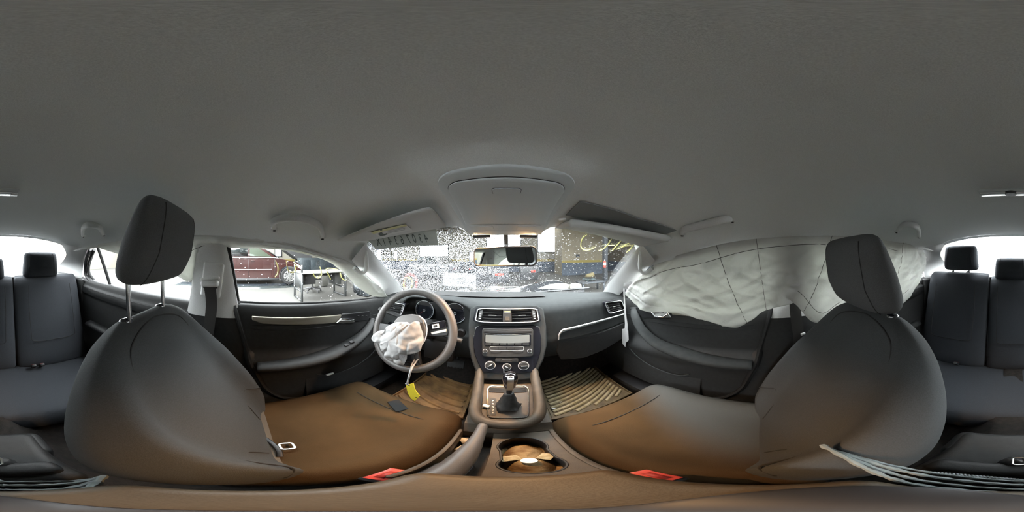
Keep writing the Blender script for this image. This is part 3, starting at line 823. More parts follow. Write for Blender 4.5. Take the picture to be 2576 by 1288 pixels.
lw([(.088, -.012), (.150, -.003), (.150, -.014), (.092, -.022)], .004, .006, 'chrome_blade', M_silver, swt, .002)
# ---- the burst airbag hanging out of the hub
abag = thing('driver_airbag', onWh(1005, 870, .03), 'deflated pale cloth airbag bunched over the steering wheel hub', 'airbag')
OUT = [(1050, 808), (1060, 822), (1066, 845), (1066, 862), (1055, 882), (1036, 890), (1026, 892), (1024, 905), (1018, 918), (1008, 915), (1000, 908), (984, 905), (975, 890), (966, 876), (958, 866), (946, 858), (948, 842), (960, 832), (976, 830), (988, 818), (1005, 811), (1025, 810), (1036, 815)]
bc = onWh(1010, 858, .0)
def bag_pt(u, v):
    q = u * len(OUT); i = int(q) % len(OUT); t = q - int(q)
    a, b, c_, d_ = [onWh(*OUT[(i + j) % len(OUT)], .03) for j in (-1, 0, 1, 2)]
    e = .5 * (2 * b + (c_ - a) * t + (2 * a - 5 * b + 4 * c_ - d_) * t * t + (3 * b - a - 3 * c_ + d_) * t ** 3)
    r_ = math.sin(v * math.pi) ** .62 if v <= .5 else math.sin(v * math.pi) ** .8
    ctr = bc + WA * .03
    p = ctr.lerp(e, r_)
    dome = math.cos(v * math.pi)
    p += WA * (.055 * dome if dome > 0 else .02 * dome)
    # folds fan out diagonally from the hub
    w1 = p.dot(WX) * 1.0 - p.dot(WU) * .45
    f1 = abs(math.sin(w1 * 62 + 2.5 * noise.noise(p * 14))) ** .5
    f2 = noise.noise(p * 28) + .6 * noise.noise(p * 60)
    k = math.sin(v * math.pi) ** .5 if v > .08 else .3
    p += WA * (.022 * (f1 - .7) + .010 * f2 + .006 * (1 - min(1, abs(noise.noise(p * 22 + Vector((5, 1, 2)))) * 7))) * k + WX * .006 * f2 * k
    return tuple(p)
MB().grid(bag_pt, 120, 46, cu=True).build('bag', M_bag, abag, sharp=180)
# a roll of cloth along the left and a loose tongue at the bottom
MB().tube(smooth_path([onWh(990, 822, .075), onWh(984, 850, .080), onWh(990, 880, .070), onWh(1000, 905, .055)], 6), [.006 + .004 * math.sin(i * .8) for i in range(19)], 9, flat=(1.2, .7)).build('fold', M_bag, abag, sharp=180)
MB().tube(smooth_path([onWh(1004, 812, .060), onWh(1000, 845, .082), onWh(1004, 880, .075), onWh(1013, 915, .045)], 6), [.005 + .003 * math.sin(i * .9) for i in range(19)], 9, flat=(1.2, .7)).build('fold', M_bag, abag, sharp=180)
# ---- key string and tag
kt = thing('key_tag', onWh(1040, 985, .02), 'yellow plastic tag hanging on a pale string below the steering wheel', 'tag')
tp = [(1021, 969), (1040, 964), (1043, 978), (1048, 987), (1056, 996), (1043, 1009), (1034, 1003), (1026, 990)]
MB().prism([onY(a, b, .405) for a, b in tp], (0, .002, 0)).build('tag_plate', M_yel, kt)
for px, py in ((1029, 970), (1047, 1000)):
    MB().tube([Vector(onY(px, py, .4035)) + Vector((math.cos(k * .7), 0, math.sin(k * .7))) * .002 for k in range(9)], .0007, 5, closed=True).build('eyelet', M_black, kt)
e0 = onY(1024, 966, .405)
MB().tube(smooth_path([onWh(1052, 903, .012), onWh(1044, 914, .02), onY(1034, 932, .41), e0], 6), .0028, 6).build('string', M_bag, kt)
MB().tube(smooth_path([onWh(1043, 905, .012), onWh(1036, 918, .02), onY(1030, 940, .41), e0], 6), .0028, 6).build('string', M_bag, kt)
MB().tube([Vector(e0) + Vector((math.cos(k * .785) * .005, 0, math.sin(k * .785) * .004 - .001)) for k in range(8)], .0022, 6, closed=True).build('knot', M_bag, kt)
# pedals
for px, py, lab in ((1147, 915, 'wide black brake pedal in the driver footwell'),):
    pd = thing('brake_pedal', onY(px, py, .80), lab, 'pedal')
    cp = Vector(onY(px, py, .80))
    MB().box(cp, (.09, .015, .055), (-35, 0, 0), r=.006).build('pad', M_dark, pd)
    MB().tube([cp + Vector((0, .01, 0)), cp + Vector((0, .10, .10)), cp + Vector((0, .14, .16))], .008, 6).build('arm', M_black, pd)
    for i in range(5):
        MB().box(cp + Vector((-.034 + i * .017, -.009, -.004)), (.006, .004, .045), (-35, 0, 0)).build('rib', M_rub, pd)

# ================================================================== CENTRE CONSOLE
con = thing('centre_console', (.01, .25, -.93), 'dusty brown-lit centre console between the front seats', 'console')
CX = .012
# tunnel body
MB().loft([[(CX + s_ * w_, y, z) for s_, z in ((-1, z0), (-1, -.92), (1, -.92), (1, z0))] for y, w_, z0 in ((.66, .10, -.53), (.58, .105, -.56), (.47, .105, -.60), (.37, .102, -.625), (.345, .098, -.655), (.338, .098, -.745), (.108, .096, -.745), (.100, .09, -.66), (-.06, .085, -.66))]).build('body', M_cons, con, sharp=30)
# shifter surround rails
ur = smooth_path([(-.082, .625, -.465), (-.082, .57, -.497), (-.076, .47, -.540), (-.070, .40, -.570), (-.045, .362, -.588), (CX, .352, -.594), (.066, .362, -.588), (.092, .40, -.570), (.102, .47, -.540), (.108, .57, -.497), (.108, .625, -.465)], 6)
MB().tube(ur, .0165, 10, flat=(1, 1.5)).build('surround_rail', M_cons, con, sharp=180)
def onC(px, py, d=0):       # sloping plate around the lever
    t, p = ang(px, py)
    # plane through (0,.37,-.600) and (0,.56,-.535): z = -.600 + (y-.37)*.342
    hd = (-.600 - .37 * .342) / (math.tan(p) - .342 * math.cos(t))
    q_ = Vector(H(px, py, hd)); return q_ + Vector((0, -.324, .946)) * d
pl_ = MB().prism([onC(a, b, -.004) for a, b in [(1218, 948), (1335, 948), (1340, 1000), (1343, 1040), (1325, 1060), (1230, 1060), (1212, 1040), (1214, 1000)]], (0, 0, .005)).build('shift_plate', mat('plate_black', (.016, .012, .010), .5, scale=30, col2=(.045, .033, .022)), con)
MB().tube([onC(a, b, .004) for a, b in rpx(1226, 972, 1329, 1051, 12, 4)], .0022, 6, closed=True).build('chrome_frame', M_chrome, con)
sl = MB().prism([onC(a, b, .001) for a, b in rpx(1230, 976, 1325, 987, 2)], (0, 0, .003)).build('roller_strip', M_dark, con)
for i in range(6):
    MB().tube([onC(1231, 977 + i * 1.8, .005), onC(1324, 977 + i * 1.8, .005)], .0006, 4).build('rib', M_dark, sl)
MB().prism([onC(a, b, .001) for a, b in rpx(1232, 1003, 1248, 1045, 3)], (0, 0, .002)).build('gear_indicator', M_dark, con)
for i, ch in enumerate('PRNDS'):
    o_ = onC(1240, 1009 + i * 7.5, .0032)
    text_mesh(ch, .008, lambda u, v, o_=o_: tuple(o_ + Vector((u, v * .946, v * .324))), M_satin, 'letter_' + ch.lower() if False else 'gear_letter', con)
# boot and lever
lb = onC(1277, 1022, 0); lt = Vector((CX + .006 + .0, .425, -.40))
rings = []
for j in range(12):
    t = j / 11
    c_ = lb.lerp(lt, t * .55)
    rr = lerp(.036, .013, t ** .8)
    rings.append([tuple(c_ + Vector((math.cos(k * .3142) * rr * (1 + .16 * math.sin(k * 1.57 + j) * (1 - t)), math.sin(k * .3142) * rr * .9 * (1 + .12 * math.cos(k * 1.9 + j * 1.3)), .006 * math.sin(k * .9 + j * 2) * (1 - t)))) for k in range(20)])
MB().loft(rings).build('shift_boot', M_dark, con, sharp=180)
lv = thing('gear_lever', (lt.x, lt.y, lt.z), 'black gear lever knob with a silver front strip', 'gear lever')
ax_ = (lt - lb).normalized()
MB().lathe([(0, .030), (.010, .029), (.017, .024), (.0205, .012), (.021, 0), (.019, -.018), (.0155, -.038), (.014, -.05), (0, -.05)], lt, ax_, 22).build('knob', M_gloss, lv, sharp=180)
MB().slab(lambda u, v: tuple(lt + ax_ * lerp(.027, -.045, v) + Vector((lerp(-.008, .008, u), 0, 0)) + (ax_.cross(Vector((1, 0, 0)))).normalized() * (-1) * (tab([(-.05, .0146), (-.02, .0190), (0, .0212), (.012, .0206), (.022, .0175), (.028, .0115)], lerp(.027, -.045, v)) + .0006) * -1 * (1 if (ax_.cross(Vector((1, 0, 0)))).y < 0 else -1)), 3, 12, (0, .003, 0)).build('silver_strip', M_satin, lv)
MB().tube([lb.lerp(lt, .3), lb.lerp(lt, .75)], .008, 10).build('shaft', M_black, lv)
# deck with two-cup holder opening
cups = [(.033, .276, .0425), (.035, .196, .0425)]
def fig8(n=22, z=-.65, k=1.0):
    (x1, y1, r1), (x2, y2, r2) = cups
    pts = []
    for i in range(n + 1):
        a = R(-28 + 236 * i / n); pts.append((x1 + r1 * k * math.cos(a), y1 + r1 * k * math.sin(a), z))
    for i in range(n + 1):
        a = R(152 + 236 * i / n); pts.append((x2 + r2 * k * math.cos(a), y2 + r2 * k * math.sin(a), z))
    return pts
def plate_hole(outer, hole, th, name, m, par):
    bm = bmesh.new()
    vo = [bm.verts.new(p) for p in outer]; vh = [bm.verts.new(p) for p in hole]
    ed = [bm.edges.new((l_[i], l_[(i + 1) % len(l_)])) for l_ in (vo, vh) for i in range(len(l_))]
    bmesh.ops.triangle_fill(bm, use_beauty=True, edges=ed)
    ex = bmesh.ops.extrude_face_region(bm, geom=bm.faces[:])
    bmesh.ops.translate(bm, vec=(0, 0, -th), verts=[e for e in ex['geom'] if isinstance(e, bmesh.types.BMVert)])
    bm.verts.index_update()
    mb = MB().add([v.co[:] for v in bm.verts], [[v.index for v in f.verts] for f in bm.faces]); bm.free()
    return mb.build(name, m, par)
plate_hole([(-.020, .34, -.65), (-.020, .11, -.65), (.100, .11, -.65), (.102, .34, -.65)], fig8(), .012, 'deck', M_cons, con)
MB().tube(fig8(), .0022, 6, closed=True).build('holder_rim', M_dark, con)
MB().loft([fig8(z=-.651), fig8(z=-.70, k=.92), fig8(z=-.722, k=.85)], cap=False).build('cup_wall', M_black, con)
MB().grid(lambda u, v: (.034 + lerp(-.05, .05, u), lerp(.15, .325, v), -.712 + .006 * noise.noise(Vector((u * 9, v * 14, 3)))), 14, 22).build('cup_floor', M_mud, con)
tag(MB().lathe([(0, .0015), (.0115, .0015), (.012, .0008), (.012, 0), (0, 0)], (.034, .213, -.6615), n=24).build('coin', M_white), 'round pale disc lying on dirt between the two cup holders', 'coin')
tag(MB().grid(lambda u, v: (lambda r_, a_: (.034 + r_ * .036 * math.cos(a_), .236 + r_ * .078 * math.sin(a_), -.668 - .040 * r_ ** 2.5 + .007 * noise.noise(Vector((math.cos(a_) * r_ * 2.5, math.sin(a_) * r_ * 5, 4)))))(v, u * 6.2832), 30, 9, cu=True).build('mud_clump', M_mud, sharp=180), 'brown dirt clump heaped in the middle of the cup holders', 'dirt')
for px, py, w_, d_, a, lab in ((1283, 1153, .03, .022, 20, 'pale leaf-like scrap at the left rim of the cup holders'), (1374, 1148, .022, .028, -35, 'pale leaf-like scrap at the right rim of the cup holders')):
    q = onZ(px, py, -.668)
    tag(MB().box(q, (w_, d_, .002), (4, 5, a), r=.0008).build('paper_scrap', M_paper if False else mat('dirty_scrap', (.50, .42, .26), .9, scale=120, col2=(.32, .25, .13))), lab, 'scrap')
# trench walls beside the handbrake
MB().box((-.091, .225, -.695), (.010, .24, .115), r=.004).build('side_rail', M_cons, con)
MB().box((.103, .225, -.700), (.012, .24, .112), r=.004).build('side_rail', M_cons, con)
# armrest over the bin
MB().box((.010, .022, -.60), (.140, .165, .16), r=.012).build('storage_bin', M_dark, con)
MB().box((.010, .024, -.522), (.156, .180, .045), r=.020, seg=4).build('armrest', M_arm, con, sharp=180)
# rear end of the console with the seat belt slot
MB().box((.012, -.235, -.735), (.21, .24, .13), r=.03, seg=4).build('rear_housing', M_dark, con, sharp=180)
MB().box((.012, -.300, -.742), (.235, .12, .12), r=.028, seg=4).build('rear_cover', M_dark, con, sharp=180)
MB().box((.012, -.175, -.690), (.18, .055, .10), r=.02, seg=3).build('hinge_cover', M_dark, con, sharp=180)
sb = MB().lathe([(0, .034), (.018, .032), (.024, .018), (.028, 0), (.03, -.02)], (-.005, -.205, -.665), (0, 0, 1), 20).build('slot_boss', M_dark, con, sharp=180)
MB().box((-.005, -.203, -.6305), (.010, .024, .003), (0, 0, 10)).build('slot', M_black, sb)
MB().tube([(-.005 + a, -.203 + b, -.629) for a, b in rrect(.016, .030, .005)], .0018, 5, closed=True).build('slot_frame', M_satin, sb)
# handbrake
hbk = thing('handbrake', (-.05, .25, -.66), 'dark handbrake lever with a white-tipped button beside the cup holders', 'handbrake')
MB().tube(smooth_path([(-.042, .350, -.585), (-.046, .30, -.598), (-.052, .22, -.615), (-.056, .12, -.630)], 5), [.0105, .0115, .012, .012, .0125, .013, .014, .015, .017, .018, .019, .020, .020, .021, .021, .021], 12).build('grip', M_rim, hbk, sharp=180)
MB().tube([(-.0415, .350, -.585), (-.041, .364, -.581)], .0065, 10).build('release_button', M_white, hbk)
MB().box((-.056, .14, -.655), (.05, .10, .03), r=.01).build('boot', M_dark, hbk)
tag(MB().box(onC(1223, 1023, .012), (.018, .012, .0015), (10, 5, -20)).build('paper_scrap', M_paper), 'small white paper scrap on the left edge of the shifter frame', 'scrap')
for i, (px, py, w_, d_, a, lab) in enumerate(((1172, 1108, .022, .03, 30, 'topmost pale torn scrap between the driver seat and the console'), (1163, 1128, .020, .022, -20, 'middle pale torn scrap between the driver seat and the console'), (1150, 1158, .026, .030, 50, 'lowest pale torn scrap between the driver seat and the console'))):
    tag(MB().box(onZ(px, py, -.70), (w_, d_, .003), (12, -8, a)).build('torn_scrap', MATS['dirty_scrap'] if i == 2 else M_paper), lab, 'scrap')

# ---- rubber mats
def rubber_mat(pts, nrib, lab, m, s, MR):
    t = thing('floor_mat', pts[0], lab, 'floor mat')
    A, B, C, D = [Vector(p) for p in pts]      # far inner, far outer, near outer, near inner
    def f(u, v): return A.lerp(B, u).lerp(D.lerp(C, u), v)
    MB().slab(lambda u, v: tuple(f(u, v) + Vector((0, 0, .02 * math.sin(u * 3.1) * 0 + .004 * noise.noise(Vector((u * 4, v * 4, 2)))))), 16, 14, (0, 0, -.006)).build('sheet', m, t)
    for i in range(nrib):
        v0 = lerp(-.10, 1.30, i / (nrib - 1)); p = []
        for k in range(13):
            u = lerp(.05, .95, k / 12); v = v0 - s * .42 * (u if s > 0 else u - 1) ** 1.0 + .05 * math.sin(u * 3.1)
            if .05 < v < .95: p.append(f(u, v) + Vector((0, 0, .005)))
        if len(p) > 2:
            MB().tube(p, .0085, 6).build('rib', MR, t)
    rim = [f(u, v) + Vector((0, 0, .004)) for u, v in [(0, 0), (.5, 0), (1, 0), (1, .5), (1, 1), (.5, 1), (0, 1), (0, .5)]]
    MB().tube(rim, .008, 6, closed=True).build('rim', m, t)
rubber_mat([(.19, .96, -.86), (.56, .93, -.85), (.58, .58, -.92), (.17, .56, -.92)], 21, 'ribbed muddy rubber mat in the passenger footwell', mat('mat_mud', (.12, .085, .04), .6, scale=30, var=.4), 1, M_mat)
rubber_mat([(-.45, .90, -.87), (-.16, .93, -.87), (-.15, .58, -.92), (-.50, .56, -.92)], 12, 'brown ribbed mat in the driver footwell, partly folded', mat('brown_mat', (.13, .07, .025), .6, scale=18, col2=(.28, .16, .06), bump=.4, bscale=80), -1, MATS.get('brown_mat') or M_mud)
tag(MB().lathe([(0, .012), (.036, .012), (.041, .008), (.042, 0), (0, 0)], (.030, -.024, -.4995), n=36).build('camera_base', mat('base_grey', (.022, .022, .024), .5)), 'dark grey round camera base standing on the armrest', 'base')
for i, (px, py) in enumerate(((1393, 997), (1408, 1010), (1528, 945), (1392, 1028))):
    q = onZ(px, py, -.90)
    tag(MB().box(q, (.014, .018, .008), (20, 10, 40 * i), r=.003).build('debris_bit', M_paper), ['pale crumb on the inner rim of the passenger floor mat', 'pale crumb just outward of the mat rim, passenger footwell', 'pale crumb at the far corner of the passenger floor mat', 'pale crumb on the near inner corner of the passenger mat'][i], 'debris')
# ================================================================== SEATS
def sgp(v, p): return math.copysign(abs(v) ** p, v)
def headrest(root_name, c0, c1, hw, mats, label, cat, posts=None, seg=26, dp=(.044, .052, .030), group=None):
    """c0 bottom centre, c1 top centre (Vectors)"""
    c0, c1 = Vector(c0), Vector(c1)
    t_ = thing(root_name, c0, label, cat, group)
    U = (c1 - c0).normalized(); F = Vector((1, 0, 0)).cross(U)
    if F.y < 0: F = -F
    rings = []
    N = 18
    for j in range(N + 1):
        v = j / N
        k = (1 - abs(2 * v - 1) ** 5.0) ** .42 if 0 < v < 1 else .0
        wv = hw * lerp(1.0, .90, v) * max(k, .12) ** .55 if False else hw * lerp(1.0, .90, v) * lerp(.80, 1, k)
        dv = tab([(0, dp[0]), (.45, dp[1]), (1, dp[2])], v) * max(.25, k)
        c = c0.lerp(c1, v)
        rings.append([tuple(c + Vector((1, 0, 0)) * wv * sgp(math.cos(a), .60) + F * dv * (sgp(math.sin(a), .75) + .18 * (1 - math.cos(a) ** 2))) for a in [k_ / seg * 2 * math.pi for k_ in range(seg)]])
    b = MB().loft(rings).build('cushion', mats[0], t_, sub=1)
    # seams where front and side panels meet
    for s in (-1, 1):
        pts = []
        for j in range(1, N):
            rg = rings[j]
            ia = 4 if s > 0 else seg // 2 - 4
            p = Vector(rg[ia]); q_ = sum((Vector(z) for z in rg), Vector()) / seg
            pts.append(tuple(p + (q_ - p) * .012))
        MB().tube(pts, .0013, 5).build('seam', M_seam, t_)
    if posts:
        for (p, q) in posts:
            MB().tube([p, q], .0062, 12).build('post', M_chrome, t_)
    return t_
def front_seat(s, cx, y0, name_lab, cush_m, hz, hr_lab, open_posts):
    ext = lambda x, v: x * (1 + (.075 if x * s > 0 else (.055 if s < 0 else 0)) * math.sin(math.pi * min(1, v * 1.15)) ** 1.0 if v < .87 else 1)
    t = thing('front_seat', (cx, y0 + .2, -.93), name_lab, 'car seat')
    O = Vector((cx, y0, -.775)); U = Vector((0, -.398, .917)); F = Vector((0, .917, .398)); X_ = Vector((1, 0, 0))
    L = .672
    def back_ring(v, grow=0.0, only=None):
        hw = tab([(0, .215), (.10, .240), (.25, .258), (.45, .266), (.62, .262), (.76, .245), (.87, .215), (.94, .175), (.98, .13), (1.0, .095)], v) + grow
        tf = tab([(0, .055), (.2, .062), (.5, .052), (.8, .040), (.93, .034), (.98, .022), (1, .008)], v)
        tb = tab([(0, .07), (.3, .088), (.7, .072), (.93, .045), (.98, .028), (1, .010)], v)
        bo = tab([(0, .02), (.12, .055), (.35, .070), (.58, .055), (.78, .022), (.9, .006), (1, 0)], v)
        pts = []
        for k in range(40):
            a = k / 40 * 2 * math.pi
            ca, sa = math.cos(a), math.sin(a)
            x = hw * sgp(ca, .62)
            u = abs(x) / hw
            if sa >= 0:
                d = tf * sgp(sa, .45) + bo * math.exp(-((u - .80) / .15) ** 2) * min(1, abs(sa) * 3) - .013 * math.exp(-((u - .56) / .06) ** 2) * min(1, bo * 20)
            else:
                d = tb * sgp(sa, .45)
            pts.append(tuple(O + X_ * ext(x, v) + F * d + U * (v * L)))
        return pts
    def front_pt(u_, v, lift=.0012):       # point on the front skin: u_ = -1..1 of the half width
        hw = tab([(0, .215), (.10, .240), (.25, .258), (.45, .266), (.62, .262), (.76, .245), (.87, .215), (.94, .175), (.98, .13), (1.0, .095)], v)
        tf = tab([(0, .055), (.2, .062), (.5, .052), (.8, .040), (.93, .034), (.98, .022), (1, .008)], v)
        bo = tab([(0, .02), (.12, .055), (.35, .070), (.58, .055), (.78, .022), (.9, .006), (1, 0)], v)
        ca = min(1, abs(u_)) ** (1 / .62); sa = max(0, 1 - ca * ca) ** .5
        d = tf * sa ** .45 + bo * math.exp(-((abs(u_) - .80) / .15) ** 2) * min(1, sa * 3) - .013 * math.exp(-((abs(u_) - .56) / .06) ** 2) * min(1, bo * 20)
        return tuple(O + X_ * ext(u_ * hw, v) + F * (d + lift) + U * (v * L))
    vs = [0, .03, .07, .12, .18, .25, .32, .39, .46, .53, .60, .67, .74, .80, .86, .90, .935, .96, .98, .992, 1.0]
    bk = MB().loft([back_ring(v) for v in vs]).build('backrest', M_seat, t, sub=1)
    # centre insert seams
    for q in (-1, 1):
        MB().tube(smooth_path([front_pt(q * a, b, -.0002) for a, b in ((.30, .955), (.52, .93), (.62, .88), (.60, .75), (.57, .60), (.56, .48), (.58, .36), (.64, .28), (.76, .22), (.90, .17))], 5), .0024, 6).build('seam', M_seam, bk)
        MB().tube(smooth_path([front_pt(q * a, b, -.0002) for a, b in ((.64, .28), (.52, .25), (.44, .17), (.40, .06))], 5), .0020, 6).build('seam', M_seam, bk)
    MB().tube(smooth_path([front_pt(a, b, -.0002) for a, b in ((-.30, .955), (0, .965), (.30, .955))], 5), .0020, 6).build('seam', M_seam, bk)
    st = MB()
    for i in range(14):
        p = Vector(front_pt(-s * .53, lerp(.36, .72, i / 13), .0006)); p2 = Vector(front_pt(-s * (.505 + .012 * (i % 2)), lerp(.365, .725, i / 13), .0006))
        st.tube([p, p2], .0012, 4)
    tag(st.build('stitch_dots', M_satin if False else M_rear, bk), kind='stuff')
    # back shell
    MB().slab(lambda u, v: tuple(O + X_ * lerp(-.21, .21, u) * (1 - .25 * v ** 3) - F * (lerp(.078, .060, v)) + U * (lerp(.05, .86, v) * L)), 8, 10, tuple(-F * .008)).build('back_panel', M_black, t)
    # head rest post collars
    tops = [front_pt(0, 1)]
    for q in (-1, 1):
        pc = O + X_ * (q * .079) + U * (L * .985) - F * .0
        pc = pc + Vector((0, .002, .002))
        MB().lathe([(0, .012), (.012, .012), (.0175, .008), (.019, .003), (.017, -.004)], pc, U, 20).build('post_collar', M_gloss, t)
    # cushion
    zt = -.735
    def cush_ring(y, vv):
        k = tab([(0, .3), (.06, .75), (.14, 1), (.86, 1), (.93, .93), (.975, .72), (1, .35)], vv)
        hw = tab([(0, .225), (.3, .250), (.8, .250), (.93, .240), (1, .20)], vv)
        top = tab([(0, -.750), (.3, -.742), (.7, -.722), (.9, -.712), (.955, -.722), (.985, -.748), (1, -.78)], vv)
        bot = -.875
        bo = tab([(0, .02), (.2, .034), (.75, .030), (.92, .010), (1, 0)], vv)
        pts = []
        for i in range(40):
            a = i / 40 * 2 * math.pi; ca, sa = math.cos(a), math.sin(a)
            x = hw * sgp(ca, .55); u = abs(x) / hw
            mid = (top + bot) / 2; hh = (top - bot) / 2
            z = mid + hh * sgp(sa, .38)
            if sa > 0:
                z += bo * math.exp(-((u - .80) / .16) ** 2) * min(1, sa * 4) - .006 * math.exp(-((u - .58) / .05) ** 2) * min(1, sa * 4)
                z -= .006 * math.exp(-((vv - .80) / .03) ** 2) * (1 if u < .62 else .0) * min(1, sa * 4)
            pts.append((cx + x, y, z))
        return pts
    vv = [0, .03, .07, .12, .2, .3, .4, .5, .6, .68, .74, .78, .80, .82, .86, .90, .93, .955, .975, .99, 1]
    cu_ = MB().loft([cush_ring(lerp(y0 - .03, y0 + .515, v), v) for v in vv]).build('cushion', cush_m, t, sub=1)
    for q in (-1, 1):
        MB().tube(smooth_path([(cx + q * .145, y0 + .03, -.748), (cx + q * .146, y0 + .18, -.739), (cx + q * .146, y0 + .34, -.724), (cx + q * .150, y0 + .405, -.718)], 5), .0016, 5).build('seam', M_seam, cu_)
        MB().tube(smooth_path([(cx + q * .150, y0 + .405, -.718), (cx + q * .19, y0 + .44, -.712), (cx + q * .225, y0 + .46, -.730)], 5), .0014, 5).build('seam', M_seam, cu_)
    MB().tube(smooth_path([(cx - .148, y0 + .405, -.7185), (cx, y0 + .408, -.7205), (cx + .148, y0 + .405, -.7185)], 6), .0016, 5).build('seam', M_seam, cu_)
    # side shield, base, rails
    MB().box((cx + s * .248, y0 + .22, -.838), (.03, .46, .075), r=.014, seg=3).build('side_shield', M_black, t)
    MB().box((cx, y0 + .22, -.885), (.40, .42, .03)).build('seat_frame', M_black, t)
    for q in (-1, 1):
        MB().box((cx + q * .19, y0 + .22, -.922), (.035, .50, .05)).build('seat_rail', M_black, t)
    MB().lathe([(0, .012), (.022, .012), (.026, 0)], (cx + s * .262, y0 + .03, -.80), (s, 0, 0), 18).build('recliner_knob', M_black, t)
    # head rest
    dz = hz
    c0 = (cx, y0 - .243 + (.0), -.062 + dz); c1 = (cx, y0 - .170, .128 + dz)
    posts = []
    for q in (-1, 1):
        a = O + X_ * (q * .079) + U * (L * .93)
        b = Vector((cx + q * .079, y0 - .255, -.045 + dz)) if dz > -.03 else Vector((cx + q * .079, y0 - .262, -.045 + dz))
        posts.append((tuple(a), tuple(b)))
    headrest('headrest', c0, c1, .135, (M_hrest,), hr_lab, 'headrest', posts)
    return t
front_seat(-1, -.362, .000, 'grey cloth driver seat behind the steering wheel, cushion stained brown', M_cush, 0.0, 'dark headrest of the driver seat, pulled up on two bare chrome posts', True)
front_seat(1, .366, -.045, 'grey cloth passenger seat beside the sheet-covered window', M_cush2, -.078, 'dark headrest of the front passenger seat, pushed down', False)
# pull label on the passenger backrest bolster
tag(MB().box(onX(2020, 840, .612), (.004, .022, .010), (0, 20, 30)).build('fabric_label', M_tag), 'tiny pale label sewn to the side of the passenger seat backrest', 'label')
q = onZ(1000, 1022, -.722)
tag(MB().box((q[0], q[1], q[2] + .006), (.075, .045, .008), (0, 0, -28), r=.003).build('phone_pouch', M_rub), 'flat black oblong pouch on the front of the driver seat cushion', 'pouch')

# ---- rear bench
rb = thing('rear_bench', (.02, -.85, -.93), 'dark rear bench seat with high backrest across the back of the car', 'car seat')
def rback(x0, x1, name, zt=-.135):
    def ring(v):
        y = lerp(-.985, -1.145, v); z = lerp(-.80, zt, v)
        th = tab([(0, .05), (.1, .07), (.9, .06), (.97, .045), (1, .015)], v)
        pts = []
        cx_, hw = (x0 + x1) / 2, (x1 - x0) / 2
        for i in range(28):
            a = i / 28 * 6.2832; ca, sa = math.cos(a), math.sin(a)
            u = sgp(ca, .3)
            pts.append((cx_ + hw * u * tab([(0, 1), (.93, 1), (1, .97)], v), y + th * sgp(sa, .35) * (1 - .25 * u * u), z + (.01 if sa < 0 else 0)))
        return pts
    return MB().loft([ring(v) for v in (0, .04, .1, .2, .35, .5, .65, .8, .9, .95, .98, 1)]).build('backrest', M_rear, rb, sub=1)
for x0, x1, zt in ((-.64, -.155, -.145), (-.15, .175, -.15), (.18, .64, -.128)):
    b_ = rback(x0, x1, 'backrest', zt)
    cxx = (x0 + x1) / 2; hwx = (x1 - x0) / 2 * .62
    fy = lambda z: lerp(-.985, -1.145, (z + .80) / .665) + .073
    MB().tube(smooth_path([(cxx - hwx, fy(-.20) + .002, -.20), (cxx - hwx * 1.03, fy(-.35), -.35), (cxx - hwx * 1.0, fy(-.52), -.52), (cxx - hwx * .9, fy(-.575), -.575), (cxx, fy(-.58), -.58), (cxx + hwx * .9, fy(-.575), -.575), (cxx + hwx, fy(-.52), -.52), (cxx + hwx * 1.03, fy(-.35), -.35), (cxx + hwx, fy(-.20) + .002, -.20)], 5), .0022, 5).build('seam', M_seam, b_)
for x0, x1 in ((-.65, .65),):
    cxx, hwx = (x0 + x1) / 2, (x1 - x0) / 2
    rg = []
    for y, zt in ((-1.02, -.80), (-.98, -.785), (-.8, -.778), (-.6, -.765), (-.53, -.765), (-.50, -.785), (-.485, -.83)):
        rg.append([(cxx + hwx * sgp(math.cos(a), .35), y, (zt - .89) / 2 + (zt + .89) / 2 * sgp(math.sin(a), .35)) for a in [i / 28 * 6.2832 for i in range(28)]])
    MB().loft(rg).build('cushion', M_rear, rb, sub=1)
headrest('rear_headrest', (-.354, -1.150, -.158), (-.354, -1.135, .030), .137, (M_rear,), 'low rear headrest behind the driver seat', 'headrest', [((-.414, -1.15, -.22), (-.414, -1.15, -.15)), ((-.294, -1.15, -.22), (-.294, -1.15, -.15))], dp=(.05, .052, .038))
headrest('rear_headrest', (.394, -1.150, -.108), (.394, -1.135, .080), .137, (M_rear,), 'raised rear headrest on the passenger side, posts showing', 'headrest', [((.334, -1.15, -.20), (.334, -1.15, -.10)), ((.454, -1.15, -.20), (.454, -1.15, -.10))], dp=(.05, .052, .038))
headrest('rear_headrest', (.026, -1.150, -.170), (.026, -1.140, -.012), .122, (M_rear,), 'middle rear headrest, lowest of the three', 'headrest', [((-.03, -1.15, -.22), (-.03, -1.15, -.15)), ((.08, -1.15, -.22), (.08, -1.15, -.15))], dp=(.05, .052, .038))
for x, z in ((.334, -.118), (.454, -.118)):
    MB().lathe([(0, .008), (.012, .008), (.016, 0)], (x, -1.125, z), (0, .1, 1), 14).build('post_collar', M_chrome, rb)
